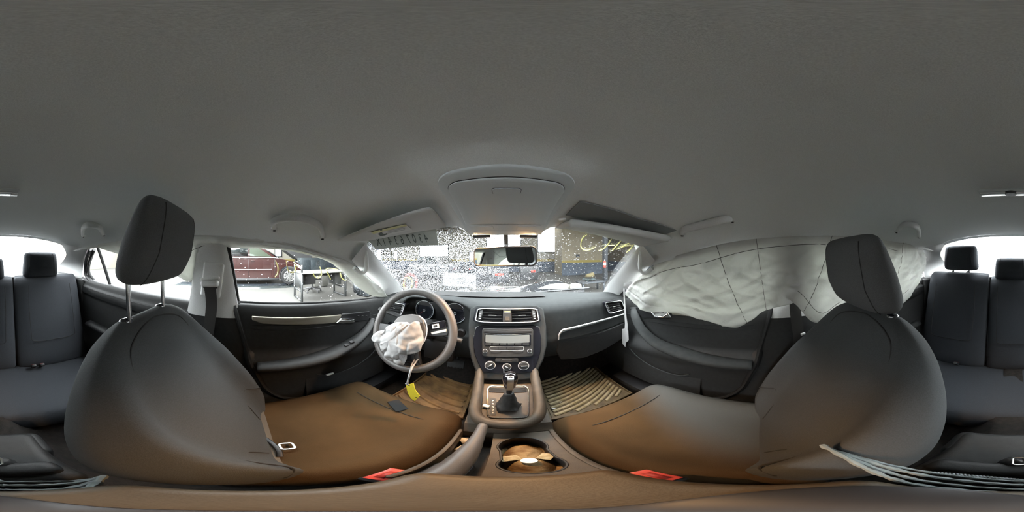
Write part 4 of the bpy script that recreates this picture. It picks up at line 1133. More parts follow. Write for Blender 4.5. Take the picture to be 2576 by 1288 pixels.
# buckles on the rear cushion
def buckle(name, c, rot, size, lab, grp=None):
    b = thing(name, c, lab, 'buckle', grp)
    rm = rot
    MB().box(c, size, rm, r=.005).build('housing', M_black, b)
    from mathutils import Euler
    n_ = Euler([R(a) for a in rm]).to_matrix() @ Vector((0, 0, size[2] / 2))
    MB().box(Vector(c) + n_, (size[0] * .78, size[1] * .42, .006), rm, r=.002).build('release_button', M_red, b)
    return b
buckle('belt_buckle', (-.290, -.905, -.752), (50, 0, 0), (.028, .05, .018), 'left of the pair of small red-topped buckles on the rear seat')
buckle('belt_buckle', (-.240, -.905, -.752), (50, 0, 0), (.028, .05, .018), 'right of the pair of small red-topped buckles on the rear seat')
buckle('belt_buckle', (.345, -.905, -.752), (50, 0, 0), (.028, .05, .018), 'single red-topped buckle on the rear seat behind the passenger')
# front buckles between the seats and the console
for c, a, lab in (((-.100, .118, -.672), 20, 'red-buttoned belt buckle between the driver seat and the console'), ((.120, .090, -.672), -20, 'red-buttoned belt buckle between the passenger seat and the console')):
    b = thing('belt_buckle', c, lab, 'buckle')
    MB().box((c[0], c[1], c[2] - .03), (.030, .056, .075), (8, 0, a * .4), r=.007).build('housing', M_black, b)
    MB().box((c[0], c[1], c[2] + .010), (.026, .050, .008), (8, 0, a * .4), r=.003).build('release_button', M_red, b)
    MB().box((c[0], c[1] - .002, c[2] + .0145), (.012, .030, .001), (8, 0, a * .4)).build('press_mark', mat('dark_red', (.35, .03, .02), .5), b)

# ---- seat belts
def ribbon(pts, w_, th, name, m, par, wdir):
    P = smooth_path(pts, 6)
    rg = []
    W = [Vector(w__) for w__ in (wdir if isinstance(wdir, list) else [wdir] * len(pts))]
    for i, p in enumerate(P):
        q = i / 6; j = min(int(q), len(W) - 2) if len(W) > 1 else 0
        wv = W[j].lerp(W[min(j + 1, len(W) - 1)], q - j).normalized()
        t = (Vector(P[min(i + 1, len(P) - 1)]) - Vector(P[max(i - 1, 0)])).normalized()
        n_ = t.cross(wv).normalized(); wv = n_.cross(t)
        p = Vector(p)
        rg.append([tuple(p + wv * w_ / 2 * a + n_ * th / 2 * b) for a, b in ((-1, -1), (1, -1), (1, 1), (-1, 1))])
    return MB().loft(rg).build(name, m, par)
def belt_set(s, lap, lab, lab_ring):
    b = thing('seat_belt', (s * .64, -.13, -.2), lab, 'seat belt')
    h = lambda px, py, x: onX(px, py, s * x) if s < 0 else onX(2 * 1266 - px, py, s * x)
    rc = Vector(h(530, 712, .640))
    MB().box(rc + Vector((s * .005, .005, .012)), (.022, .085, .15), (s * 8, s * -6, 0), r=.02, seg=3).build('guide_cover', M_pillar, b)
    MB().box(rc + Vector((-s * .012, 0, 0)), (.034, .072, .026), (0, 0, 0), r=.010, seg=3).build('guide_loop', M_pillar, b)
    MB().box(rc + Vector((-s * .008, 0, .020)), (.028, .078, .014), (8, 0, 0), r=.006, seg=3).build('height_grip', M_pillar, b)
    MB().box(rc + Vector((-s * .004, .0, -.016)), (.022, .058, .006), r=.002).build('slot', M_black, b)
    p0 = rc + Vector((-s * .016, 0, -.014))
    ribbon([tuple(p0), (s * .652, p0.y + .0, -.22), (s * .655, -.165, -.42), (s * .655, -.15, -.68), (s * .655, -.14, -.86)], .047, .0015, 'webbing', M_belt, b, (0, 1, 0))
    return b
bL = belt_set(-1, True, 'black belt hanging from the loop on the driver-side pillar', '')
bR = belt_set(1, False, 'black belt hanging on the pillar under the draped curtain, passenger side', '')
lb_ = thing('lap_belt', (-.4, .03, -.72), 'dusty lap belt webbing lying across the back of the driver cushion, metal tongue showing', 'seat belt')
ribbon([onZ(630, 1000, -.735), onZ(645, 1040, -.728), onZ(655, 1090, -.735), onZ(662, 1140, -.738), onZ(672, 1180, -.735)], .048, .002, 'webbing', M_lapbelt, lb_, (0, 1, .1))
tc_ = Vector(onZ(722, 1122, -.728))
MB().tube([tc_ + Vector((a * .9, b * .9, 0)) for a, b in rrect(.034, .030, .007)], .0035, 6, closed=True, flat=(1, .6)).build('tongue_plate', M_satin, lb_)
MB().tube(smooth_path([tc_ + Vector((-.05, -.035, -.004)), tc_ + Vector((-.015, -.024, 0)), tc_ + Vector((.022, -.020, 0)), tc_ + Vector((.05, -.024, -.004))], 5), .006, 8, flat=(1, .6)).build('tongue_grip', M_black, lb_)

# ---- pale strap strands lying behind the armrest, from one seat to the other
sp_ = thing('frayed_strap', (.05, -.13, -.62), 'pale frayed strap of several strands lying behind the armrest', 'strap')
base = [onZ(2068, 1122, -.43), onZ(2150, 1150, -.44), onZ(2250, 1180, -.48), onZ(2350, 1200, -.560), onZ(2450, 1212, -.552), onZ(2560, 1220, -.550)]
base2 = [onZ(20, 1221, -.550), onZ(120, 1220, -.555), onZ(200, 1213, -.57), onZ(262, 1198, -.60)]
for dy, dz, r_ in ((0, 0, .0042), (.016, .004, .0034), (.030, .010, .0040), (-.014, -.006, .0028)):
    pts = [(p[0], p[1] + dy * min(1, i * .33), p[2] + dz) for i, p in enumerate(base)] + [(p[0], p[1] + dy * min(1, (3 - i) * .5), p[2] + dz) for i, p in enumerate(base2)]
    MB().tube(smooth_path(pts, 6), [r_ * (1 + .25 * math.sin(i * 1.7)) for i in range((len(pts) - 1) * 6 + 1)], 6).build('strand', M_strap, sp_)
tw = MB()
for i in range(26):
    t = i / 25
    a = Vector(onZ(lerp(2330, 2575, t), lerp(1188, 1208, t), -.575))
    tw.tube([a + Vector((-.002, .004, .002)), a + Vector((.002, -.004, 0))], .0016, 4)
tag(tw.build('frayed_edge', M_strap, sp_), kind='stuff')

# ================================================================== MIRROR, VISORS, HANDLES, OVERHEAD CONSOLE
mir = thing('rear_view_mirror', (.0, .60, 0), 'rear-view mirror in a grey frame hanging below the overhead console', 'mirror')
mc = Vector((.002, .585, -.002)); psi = R(17)
MXv = Vector((math.cos(psi), math.sin(psi), 0)) ; MN = Vector((-math.sin(psi), -math.cos(psi), 0))
MXv = Vector((math.cos(psi), -math.sin(psi), 0)); MN = Vector((-math.sin(psi), -math.cos(psi), 0))
MT = R(1.0)
MUv = Vector((0, 0, 1))
def mpt(a, b, d): 
    a2, b2 = a * math.cos(MT) - b * math.sin(MT), a * math.sin(MT) + b * math.cos(MT)
    return mc + MXv * a2 + MUv * b2 + MN * d
hs = [(a * (1.0 + .0 * b), b) for a, b in rrect(.236, .068, .018, 5)]
MB().loft([[tuple(mpt(a * k, b * k, d)) for a, b in hs] for k, d in ((.6, -.035), (.9, -.028), (1, -.012), (1.0, .002), (.97, .005))]).build('housing', M_dark, mir, sharp=180)
MB().tube([mpt(a * .985, b * .95, .004) for a, b in hs], .0034, 8, closed=True).build('frame', M_rim, mir, sharp=180)
MB().prism([mpt(a * .965, b * .91, .003) for a, b in hs], MN * .0035).build('mirror_glass', M_mirror, mir, smooth=False)
MB().tube([mc + Vector((0, .02, .01)), mc + Vector((.01, .06, .045)), (.01, .64, .085)], .009, 8).build('stem', M_dark, mir)
# ---- overhead console on the headliner
oc = thing('overhead_console', (.005, .42, .12), 'grey overhead console with sunglasses lid and two lit reading lamps', 'overhead console')
def OC(x, y):
    return head_z(.005, min(y, .60)) + .020 - tab([(.20, .012), (.235, .020), (.30, .026), (.45, .034), (.58, .034), (.62, .022), (.66, .0)], y)
def oc_pt(a, y, d=0): 
    zb = OC(a, y)
    return (a, y, zb - d)
def ocslab(outline, d0, d1, name, m, par, bev=.004):
    # outline in x,y on the console's curved underside, filled as a fan around its centre
    n = len(outline); cx_ = sum(p[0] for p in outline) / n; cy_ = sum(p[1] for p in outline) / n
    rg = []
    for k, d in ((.0, d1), (.3, d1), (.6, d1), (.85, d1), (.97, d1), (1.0, d1 - .0015), (1.0, d0)):
        rg.append([oc_pt(cx_ + (a - cx_) * max(k, .001), cy_ + (b - cy_) * max(k, .001), d) for a, b in outline])
    return MB().loft(rg, cap=False).build(name, m, par, sharp=50)
def shape(w0, w1, y0, y1, r0, n=8):
    # wide rounded end towards the rear (y0), narrowing to the front (y1)
    pts = []
    for i in range(n + 1):
        a = R(180 + 90 * i / n); pts.append((-w0 + r0 + r0 * math.cos(a), y0 + r0 * .8 + r0 * .8 * math.sin(a)))
    for i in range(1, 6):
        pts.append((lerp(-w0 + r0, w0 - r0, i / 6), y0 - .004 * math.sin(i / 6 * 3.14)))
    for i in range(n + 1):
        a = R(270 + 90 * i / n); pts.append((w0 - r0 + r0 * math.cos(a), y0 + r0 * .8 + r0 * .8 * math.sin(a)))
    for i in range(1, 9):
        pts.append((lerp(w0, w1, (i / 9) ** 1.3), lerp(y0 + r0 * .8, y1, i / 9)))
    pts.append((w1, y1)); 
    for i in range(1, 5): pts.append((lerp(w1, -w1, i / 5), y1))
    pts.append((-w1, y1))
    for i in range(8, 0, -1):
        pts.append((lerp(-w0, -w1, (i / 9) ** 1.3), lerp(y0 + r0 * .8, y1, i / 9)))
    return [(a + .006, b) for a, b in pts]
# surround moulded in the headliner, then the plastic frame, lid, button
ocslab(shape(.122, .132, .243, .618, .045), -.02, .004, 'frame', M_oh, oc)
ocslab(shape(.1085, .118, .262, .470, .034), .0, .0050, 'lid_gap', M_black, oc)
ocslab(shape(.1068, .1165, .264, .468, .033), .0, .0075, 'sunglasses_lid', M_oh, oc)
bt = [(a + .006, b + .297) for a, b in rrect(.052, .019, .005, 4)]
ocslab([(lerp(.006, a, 1.05), lerp(.297, b, 1.08)) for a, b in bt], .004, .0082, 'button_gap', M_black, oc)
ocslab(bt, .004, .0092, 'lid_button', M_oh, oc)
ocslab([(a + .006, b + .500) for a, b in rrect(.218, .044, .006, 3)], .0, .0065, 'front_panel', M_oh, oc)
for x in (-.060, .072):
    ocslab([(a + x, b + .500) for a, b in rrect(.060, .030, .004, 3)], .004, .0075, 'switch', M_dark if False else M_oh, oc)
ocslab([(a + .006, b + .565) for a, b in rrect(.216, .062, .008, 3)], .0, .0055, 'lamp_panel', M_oh, oc)
for i, x in enumerate((-.076, .088)):
    yL = .590
    zz = OC(x, yL)
    ln = ocslab([(a + x, b + yL) for a, b in rrect(.062, .020, .006, 3)], .0, .009, 'reading_lamp', M_lamp, oc)
    hd_ = MB().box((x, yL - .020, zz - .012), (.062, .010, .010), (0, 0, 0), r=.003).build('lamp_switch', M_dark, oc)
    la = bpy.data.lights.new('reading_lamp_light', 'AREA'); la.shape = 'RECTANGLE'; la.size = .055; la.size_y = .018
    la.energy = LAMP_W; la.color = (1, .56, .24); la.spread = R(96)
    lo = bpy.data.objects.new('reading_lamp_light', la); COL.objects.link(lo)
    lo.location = (x, yL, zz - .014 + CZ)
    lo.rotation_euler = (R(-22), 0, 0)
# ---- rear dome lamp
dl = thing('rear_dome_lamp', (.02, -.45, .18), 'slim clear dome lamp set in the headliner near the rear', 'lamp')
zz = head_z(.02, -.44)
MB().box((.012, -.445, zz - .004), (.175, .040, .014), r=.006, seg=3).build('housing', M_oh, dl)
MB().box((.012, -.440, zz - .011), (.165, .022, .006), r=.002).build('lens', M_satin, dl)
MB().lathe([(0, .006), (.015, .006), (.018, 0)], (.012, -.438, zz - .010), (0, 0, -1), 18).build('switch', M_dark, dl)
MB().box((-.062, -.438, zz - .0145), (.018, .018, .002)).build('lens_end', M_white, dl)

# ---- sun visors
def visor(pts, lab, th, up):
    t = thing('sun_visor', pts[0], lab, 'sun visor')
    A, B, C, D = [Vector(p) for p in pts]       # rear-inner, rear-outer, front-outer, front-inner
    def f(u, v):
        p = A.lerp(B, u).lerp(D.lerp(C, u), v)
        return p
    n_ = (B - A).cross(D - A).normalized()
    if n_.z > 0: n_ = -n_
    rg = []
    for j in range(17):
        v = j / 16
        ev = min(1, (max(0, 1 - abs(2 * v - 1) ** 14)) ** .5 + .12)
        r_ = []
        for i in range(32):
            a = i / 32 * 6.2832
            u = .5 + .5 * sgp(math.cos(a), .25) * (1 - .035 * abs(2 * v - 1) ** 6)
            r_.append(tuple(f(u, v) + n_ * (th / 2) * sgp(math.sin(a), .6) * ev + n_ * up * math.sin(math.pi * u) * 0))
        rg.append(r_)
    MB().loft(rg).build('blade', M_oh if False else mat('visor_cloth', (.56, .565, .55), .9, bump=.2, bscale=900), t, sub=1)
    return t, f, n_
vt, vf, vn = visor([(-.165, .345, .122), (-.535, .318, .058), (-.500, .455, .066), (-.200, .560, .107)], 'flat sun visor with yellow and white warning label, driver side', .013, 0)
def vlab(px, py, d=.0095):
    # on the visor's underside plane
    t, p = ang(px, py); dr = Vector((math.sin(t) * math.cos(p), math.cos(t) * math.cos(p), math.sin(p)))
    o = vf(.5, .5) + vn * d
    return dr * (o.dot(vn) / dr.dot(vn))
lq = [(932, 584), (1020, 564), (1037, 578), (958, 596)]
MB().prism([vlab(*p) for p in lq], vn * .0006).build('warning_label', M_tag, vt, smooth=False)
MB().prism([vlab(*p, .0102) for p in [(932, 584), (1020, 564), (1024, 568), (940, 588)]], vn * .0006).build('label_band', M_ltag, vt, smooth=False)
for pp in ([(951, 589), (960, 585), (968, 592), (958, 594)], [(964, 591), (972, 587), (976, 589), (968, 592)], [(956, 578), (961, 577), (962, 579), (957, 580)]):
    MB().prism([vlab(*p, .0108) for p in pp], vn * .0004).build('pictogram', M_ink, vt, smooth=False)
for k in range(3):
    MB().prism([vlab(*p, .0108) for p in [(975, 580 + k * 3.4), (1018, 570.5 + k * 3.4), (1018.6, 571.2 + k * 3.4), (975.6, 580.7 + k * 3.4)]], vn * .0003).build('text_line', mat('grey_ink', (.40, .40, .39), .8), vt, smooth=False)
ck = Vector(H(1121, 577, .575))
MB().tube([ck + Vector((math.cos(a) * .011, 0, math.sin(a) * .003)) for a in [k * .6283 for k in range(10)]], .0016, 5, closed=True).build('clip', M_chrome, vt)
MB().tube([(-.190, .56, .085), (-.185, .575, .100)], .005, 8).build('pivot', M_oh, vt)
# passenger visor, swung part of the way down: its rolled edge faces the cabin
vr = thing('sun_visor', (.30, .45, .08), 'sun visor swung partly down, thick rolled edge, passenger side', 'sun visor')
EP = [onY(1424, 562, .50), onY(1500, 568, .455), onY(1600, 586, .375), onY(1682, 602, .285)]
EP = [H(1428, 561, .50), H(1500, 568, .515), H(1600, 585, .545), H(1684, 601, .585)]
TP = [(EP[0][0] + .0, .60, .112), (.26, .59, .106), (.42, .54, .075), (.53, .46, .040)]
ep, tp_ = pl(EP), pl(TP)
rg = []
for j in range(25):
    v = j / 24
    a, b = ep(v), tp_(v)
    d = (b - a); L_ = d.length; d.normalize(); n_ = Vector((0, 0, 1)); n_ = (n_ - d * n_.dot(d)).normalized()
    kk = min(1, (1 - abs(2 * v - 1) ** 12) ** .5 + .25)
    ring = []
    for i in range(24):
        an = i / 24 * 6.2832
        if math.cos(an) > 0: ring.append(tuple(a - d * .0 + n_ * .0125 * math.sin(an) * kk - d * .0125 * math.cos(an)))
        else: ring.append(tuple(a + d * (-math.cos(an)) * L_ + n_ * .010 * math.sin(an) * kk))
    rg.append(ring)
MB().loft(rg).build('blade', MATS['visor_cloth'], vr, sharp=180)
MB().tube([H(1405, 552, .50), H(1424, 551, .50)], .004, 8).build('clip', M_white, vr)
tag(MB().slab(lambda u, v: (lambda p: (p[0], p[1], head_z(p[0], p[1]) - .003))(Vector((lerp(.185, .52, v), lerp(tab([(0, .365), (.3, .358), (.6, .352), (1, .29)], v), .46, u), 0))), 14, 24, (0, 0, -.002)).build('trim_30', mat('recess_cloth', (.24, .25, .25), .95, bump=.2, bscale=900)), kind='structure')  # flat dark sheet under the headliner; recess shade put into its colour

def onHead(px, py, off=0.0):
    hd = .15
    while hd < 1.7:
        p = H(px, py, hd)
        if p[2] >= head_z(p[0], p[1]) or abs(p[0]) >= tab(ST, p[1])[0]: break
        hd += .004
    k = 1 - off / Vector(p).length
    return tuple(Vector(p) * k)
# ---- grab handles
def handle(pts, r, lab, feet=True):
    t = thing('grab_handle', pts[0], lab, 'grab handle')
    P = smooth_path(pts, 7)
    n = len(P)
    MB().tube(P, [r * lerp(.75, 1.0, math.sin(math.pi * i / (n - 1)) ** .4) for i in range(n)], 10, flat=(.85, 1.15)).build('bar', M_pillar, t, sharp=180)
    for e, d in ((P[0], P[1]), (P[-1], P[-2])):
        v = (Vector(e) - Vector(d)).normalized()
        MB().box(Vector(e) + v * .004 + Vector((math.copysign(.006, e[0]), 0, .004)), (.020, .026, .022), r=.006, seg=3).build('foot', M_pillar, t)
        MB().box(Vector(e) + v * .010 + Vector((math.copysign(.004, e[0]), 0, -.008)), (.008, .010, .006), r=.002).build('foot_cap', M_dark, t)
    return t
handle([onHead(690, 572, .002), onHead(690, 556, .022), onHead(735, 546, .034), onHead(780, 555, .034), onHead(806, 572, .024), onHead(812, 594, .002)], .0115, 'curved grab handle above the driver window')
handle([onHead(1716, 586, .002), onHead(1724, 577, .020), onHead(1770, 565, .030), onHead(1820, 552, .026), onHead(1838, 552, .002)], .0120, 'grab handle folded down above the front passenger window')
handle([onHead(259, 588, .004), onHead(250, 572, .035), onHead(228, 565, .045), onHead(210, 572, .035), onHead(208, 592, .004)], .0135, 'grab handle above the rear door on the driver side')
handle([onHead(2258, 580, .004), onHead(2273, 566, .035), onHead(2293, 565, .045), onHead(2309, 573, .035), onHead(2313, 594, .004)], .0135, 'grab handle above the rear door on the passenger side')

# ================================================================== CURTAIN AIRBAGS
def sheet(name, lab, top, bot, x_of, s, nu, nv, wr=1.0, stitch=(), seed=0, th=.0022):
    t = thing(name, top[0], lab, 'airbag')
    def ipl(T):
        return pl(T)
    a, b = ipl(top), ipl(bot)
    def f(u, v, extra=0):
        p = a(u).lerp(b(u), v)
        k = min(1, v * 5) * (1 if v < .9 else 1)
        q = Vector((p.y * 1.0, p.z * 1.0, seed))
        fold = abs(math.sin((p.z * 1.0 + .25 * p.y) * 34 + 3.0 * noise.noise(q * 5))) ** .6 - .6
        big = noise.noise(Vector((p.y * 4, p.z * 7, seed + 3)))
        mid = noise.noise(Vector((p.y * 11 + p.z * 9, p.z * 16, seed + 7)))
        w1 = noise.noise(Vector((p.y * 9 + p.z * 14, p.z * 5 - p.y * 3, seed + 11)))
        crease = (1 - min(1, abs(w1) * 5)) ** 2
        w2 = noise.noise(Vector((p.y * 6 - p.z * 12, p.z * 7 + p.y * 3, seed + 17)))
        crease2 = (1 - min(1, abs(w2) * 6)) ** 2
        d = (.014 * big + .010 * mid + .007 * fold * min(1, v * 1.4) + .009 * crease - .008 * crease2) * wr
        bulge = .025 * math.sin(math.pi * min(1, v * 1.02)) * wr
        p.x -= s * ((d + bulge) * k + extra)
        return tuple(p)
    o = MB().slab(f, nu, nv, (s * th, 0, 0)).build('cloth', M_curt, t, sharp=180)
    for line in stitch:
        MB().tube([f(u, v, .0006) for u, v in line], .0011, 4).build('stitch_line', mat('grey_thread', (.10, .10, .095), .9), t)
    return t, f
# right: the whole window is covered
RX = .655
topR = [(.600, .50, -.075), (.612, .42, -.020), (.616, .30, .012), (.620, .10, .055), (.624, -.10, .075), (.622, -.35, .088), (.620, -.60, .088), (.612, -.80, .075), (.600, -.94, .065)]
botR = [onX(1572, 738, .655), onX(1622, 782, .648), onX(1680, 788, .640), onX(1760, 800, .632), onX(1848, 824, .628), onX(1890, 806, .630), onX(1925, 780, .640), onX(1985, 765, .650), onX(2002, 766, .640), onX(2052, 812, .625), onX(2110, 770, .62), onX(2180, 765, .645), onX(2238, 780, .655), onX(2290, 742, .66), onX(2322, 692, .66)]
st = []
for u in (.335, .432, .60, .84):
    st.append([(u, i / 20) for i in range(21)])
st.append([(i / 60, .20 - .10 * math.sin(i / 60 * 3) + .06 * (1 - i / 60)) for i in range(2, 50)])
st.append([(.55 + i / 60, .80 + .1 * math.sin(i / 6)) for i in range(0, 22)])
cr, crf = sheet('curtain_airbag', 'large white cloth curtain airbag draped over the passenger-side windows', topR, botR, None, 1, 150, 44, 1.0, st, 5)
# its torn front corner and dangling strip
ts = thing('torn_strip', onX(1572, 745, .62), 'narrow torn pale cloth strip hanging at the front passenger pillar', 'cloth strip')
SP = [(1570, 726, .63), (1571, 760, .63), (1573, 790, .628), (1576, 815, .625), (1575, 835, .625)]
rg = []
for i, (px, py, x) in enumerate(SP):
    w_ = [.004, .0035, .005, .009, .010][i]
    c_ = Vector(onX(px, py, x)); rg.append([tuple(c_ + Vector((a * .002, b * w_ * 1.2, 0))) for a, b in ((-1, -1), (1, -1), (1, 1), (-1, 1))])
MB().loft(rg).build('strip', M_bag, ts)
MB().prism([onX(a, b, .622) for a, b in [(1565, 828), (1573, 826), (1574, 832), (1580, 832), (1581, 856), (1574, 862), (1573, 873), (1565, 864)]], (.0025, 0, 0)).build('ragged_end', M_bag, ts)
tr = thing('torn_lining', onX(1590, 725, .63), 'crumpled torn cloth at the foot of the passenger windscreen pillar', 'cloth')
MB().slab(lambda u, v: (lambda p: (p[0] - .012 * math.sin(u * 9 + v * 5) - .01 * noise.noise(Vector((u * 5, v * 5, 1))), p[1], p[2] + .006 * math.sin(u * 14)))(Vector(onX(lerp(1572, 1660, u), lerp(lerp(705, 722, u), lerp(735, 770, u), v), .645))), 26, 12, (.002, 0, 0)).build('cloth', M_bag, tr, sharp=180)
# left: narrow band along the roof, a flap over the pillar, a tail at the front
LX = -1
topL = [(-.612, -.86, .070), (-.620, -.60, .085), (-.624, -.40, .090), (-.624, -.25, .086), (-.624, -.12, .080), (-.624, .02, .070), (-.618, .16, .050), (-.612, .30, .014), (-.606, .42, -.020), (-.600, .50, -.070), (-.60, .56, -.11)]
botL = [onX(300, 640, -.655), onX(390, 660, -.66), onX(440, 690, -.66), onX(480, 705, -.655), onX(520, 660, -.652), onX(562, 628, -.648), onX(620, 625, -.66), onX(700, 628, -.66), onX(770, 640, -.66), onX(830, 660, -.66), onX(868, 690, -.66), onX(900, 722, -.66), onX(940, 745, -.66), onX(976, 747, -.66)]
cl_, _ = sheet('curtain_airbag', 'narrow pale curtain airbag hanging under the roof edge on the driver side', topL, botL, None, -1, 140, 20, .55, [[(i / 30, .5) for i in range(3, 12)]], 11)
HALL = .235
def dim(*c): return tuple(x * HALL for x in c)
def dimw(*c): return tuple(x * 1.0 for x in c)
# ================================================================== WRITING AND STICKER ON THE GLASS
st_ = thing('windscreen_sticker', onW(1020, 605), 'pale paper sheet with mirrored digits stuck on the upper windscreen', 'sticker')
def px_sheet(T, B, n, m_, lift, name, m, par):
    """sheet on the windscreen between an upper and a lower edge"""
    def f(u, v):
        i = u * (len(T) - 1); k = min(int(i), len(T) - 2); t = i - k
        a = [lerp(T[k][j], T[k + 1][j], t) for j in (0, 1)]; b = [lerp(B[k][j], B[k + 1][j], t) for j in (0, 1)]
        return onW(lerp(a[0], b[0], v), lerp(a[1], b[1], v), lift)
    return MB().slab(f, n, m_, (0, .0008, .0008)).build(name, m, par)
M_stk = mat('sticker_paper', (.46, .50, .47), .7, scale=30, var=.06)
px_sheet([(925, 604), (985, 590), (1040, 580), (1096, 572)], [(948, 628), (1000, 622), (1054, 617.5), (1103, 616.5)], 20, 6, -.012, 'paper', M_stk, st_)
for ch, cx_, yb in zip('X14367034', (956, 970, 985, 1001, 1015, 1032, 1046, 1062, 1076), (620, 620, 618.5, 617, 615.5, 614, 612.5, 612, 611.5)):
    text_mesh(ch, 1.0, lambda u, v, cx_=cx_, yb=yb: onW(cx_ + u * 17 - (v + .36) * 11, yb - (v + .36) * 32, -.016), M_ink, 'digit', st_, mirror=True)
mk = thing('marker_writing', onW(1530, 615), 'yellow marker strokes written across the upper right of the windscreen', 'writing')
for S_ in ([(1476, 591), (1467, 598), (1462, 610), (1461, 620), (1466, 628), (1478, 630), (1490, 626), (1499, 621)],
           [(1538, 602), (1533, 611), (1525, 620), (1516, 628), (1506, 631)], [(1515, 618.5), (1530, 618), (1546, 617)],
           [(1567, 600), (1559, 610), (1550, 620), (1541, 630), (1534, 632)],
           [(1593, 606), (1578, 614), (1565, 622), (1550, 628)], [(1600, 607), (1592, 618), (1586, 627), (1576, 635)], [(1560, 619.5), (1575, 619), (1588, 618)]):
    P = smooth_path([onW(a, b, -.01) for a, b in S_], 5)
    MB().tube(P, [.0014 + .0009 * math.sin(i / len(P) * 3.14) for i in range(len(P))], 6).build('stroke', M_mark, mk)
mk = thing('marker_writing', onG(720, 675), 'pale yellow marker strokes written on the driver window', 'writing')
for S_ in ([(693, 656), (698, 667), (700, 678), (698, 690), (692, 697)], [(721, 659), (723, 672), (726, 682), (736, 686), (744, 680), (742, 668)], [(740, 660), (744, 666), (750, 673)],
           [(788, 686), (792, 696), (800, 700), (807, 696), (809, 686), (805, 672)], [(850, 678), (836, 676), (823, 677), (823, 684), (828, 693), (832, 702)], [(857, 687), (859, 697), (866, 705), (873, 703)]):
    P = smooth_path([tuple(Vector(onG(a, b)) * .992) for a, b in S_], 5)
    MB().tube(P, [.0014 + .0009 * math.sin(i / len(P) * 3.14) for i in range(len(P))], 6).build('stroke', M_mark, mk)
gs = thing('glass_stamp', onG(650, 763), 'faint etched stamp in the lower rear corner of the driver window', 'stamp')
MB().tube([tuple(Vector(onG(a, b)) * .993) for a, b in ((633, 756), (660, 759), (659, 768), (632, 764))], .0005, 4, closed=True).build('outline', mat('stamp_grey', (.45, .45, .43), .8), gs)
for k in range(3):
    MB().tube([tuple(Vector(onG(a, b + k * 2.4)) * .993) for a, b in ((617, 757), (626, 758))], .0004, 4).build('text_line', MATS['stamp_grey'], gs)

# ================================================================== OWN CAR OUTSIDE
hood = thing('bonnet', (0, 1.8, -.4), 'crumpled black bonnet of the car beyond the windscreen', 'bonnet')
def hood_z(x, y):
    z = -.335 - .10 * (y - 1.3) - .09 * (x / .75) ** 2
    z += .165 * math.exp(-((x - .62) / .34) ** 2 - ((y - 1.85) / .22) ** 2)
    z += .018 * noise.noise(Vector((x * 4, y * 4, 2)))
    return z
MB().slab(lambda u, v: (lambda x, y: (x, y, hood_z(x, y)))(lerp(-.76, .80, u), lerp(1.28, 2.35, v)), 40, 30, (0, 0, -.01)).build('panel', mat('black_paint', (.015, .016, .018), .18, coat=1), hood)
MB().box((0, 1.255, -.315), (1.35, .06, .03), r=.01).build('cowl', M_black, hood)
for s, x0 in ((-1, -.45), (1, .25)):
    MB().tube(smooth_path([(x0, 1.24, -.285), (x0 + .2, 1.20, -.272), (x0 + .42, 1.15, -.262)], 5), .008, 6).build('wiper', M_black, hood)
M_foam = mat('torn_foam', dim(.75, .72, .60), .9, scale=20, var=.15)
for i, (pts, lab) in enumerate((([(1355, 727), (1385, 716), (1420, 713), (1432, 716), (1430, 727), (1400, 728)], 'long pale torn piece on the crumpled bonnet, left of two'), ([(1434, 728), (1433, 718), (1444, 713), (1462, 715), (1466, 728)], 'smaller pale torn piece on the crumpled bonnet, right of two'))):
    P = [onY(a, b, 1.42 + .02 * i) for a, b in pts]
    tag(MB().prism(P, (0, .03, 0)).build('torn_piece', M_foam, bevel=.004), lab, 'debris')
sm_ = thing('door_mirror', (-.93, .82, -.22), 'driver door mirror with bright dusty glass outside the side window', 'mirror')
mp_ = [onX(a, b, -.90) for a, b in [(886, 714), (892, 705), (915, 712), (935, 726), (938, 744), (925, 750), (900, 745), (888, 736)]]
MB().prism(mp_, (-.06, .09, 0)).build('housing', M_black, sm_, bevel=.012)
MB().prism([tuple(Vector(p) * .995) for p in [onX(a, b, -.90) for a, b in [(890, 716), (895, 710), (913, 715), (930, 728), (932, 742), (922, 746), (902, 741), (892, 733)]]], (-.003, .005, 0)).build('mirror_glass', mat('frosted_mirror', (.50, .55, .58), .25, 1, scale=160, var=.25), sm_)

MB().tube([(-.74, .80, -.26), (-.82, .80, -.25), (-.90, .83, -.24)], [.03, .028, .035], 8, flat=(1.4, .8)).build('mirror_arm', M_black, sm_)
# ================================================================== THE WORKSHOP HALL
GZ = -1.2
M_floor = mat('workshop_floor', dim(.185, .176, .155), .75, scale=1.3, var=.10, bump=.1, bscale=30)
M_cream = mat('cream_wall', dimw(.165, .155, .125), .9, scale=2, var=.06)
M_beige = mat('beige_wall', dimw(.135, .115, .078), .9, scale=2, var=.08)
M_navy = mat('navy_wainscot', dimw(.035, .045, .060), .8, scale=6, var=.25)
M_band = mat('yellow_band', dimw(.155, .120, .025), .8)
M_brown = mat('brown_wall', dimw(.085, .070, .050), .9, scale=3, var=.3)
M_win = mat('bright_window', (1, 1, 1), .5, emit=((.96, .98, 1), 3.2))
M_steel = mat('steel_post', dim(.13, .145, .165), .6)
for nm, c_, d_ in (('floor', (0, 0, GZ - .05), (40, 40, .1)),):
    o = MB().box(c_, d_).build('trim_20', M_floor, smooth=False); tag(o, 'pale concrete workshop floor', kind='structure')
def wall(nm, c_, d_, m): return tag(MB().box(c_, d_).build(nm, m, smooth=False), kind='structure')
# front
wall('wall_hall_front', (-1, 12.1, .5), (22, .2, 3.4), M_cream)
wall('trim_21', (-1, 11.97, -.34), (22, .06, .17), M_band)
wall('trim_22', (-1, 11.97, -.81), (22, .06, .77), M_navy)
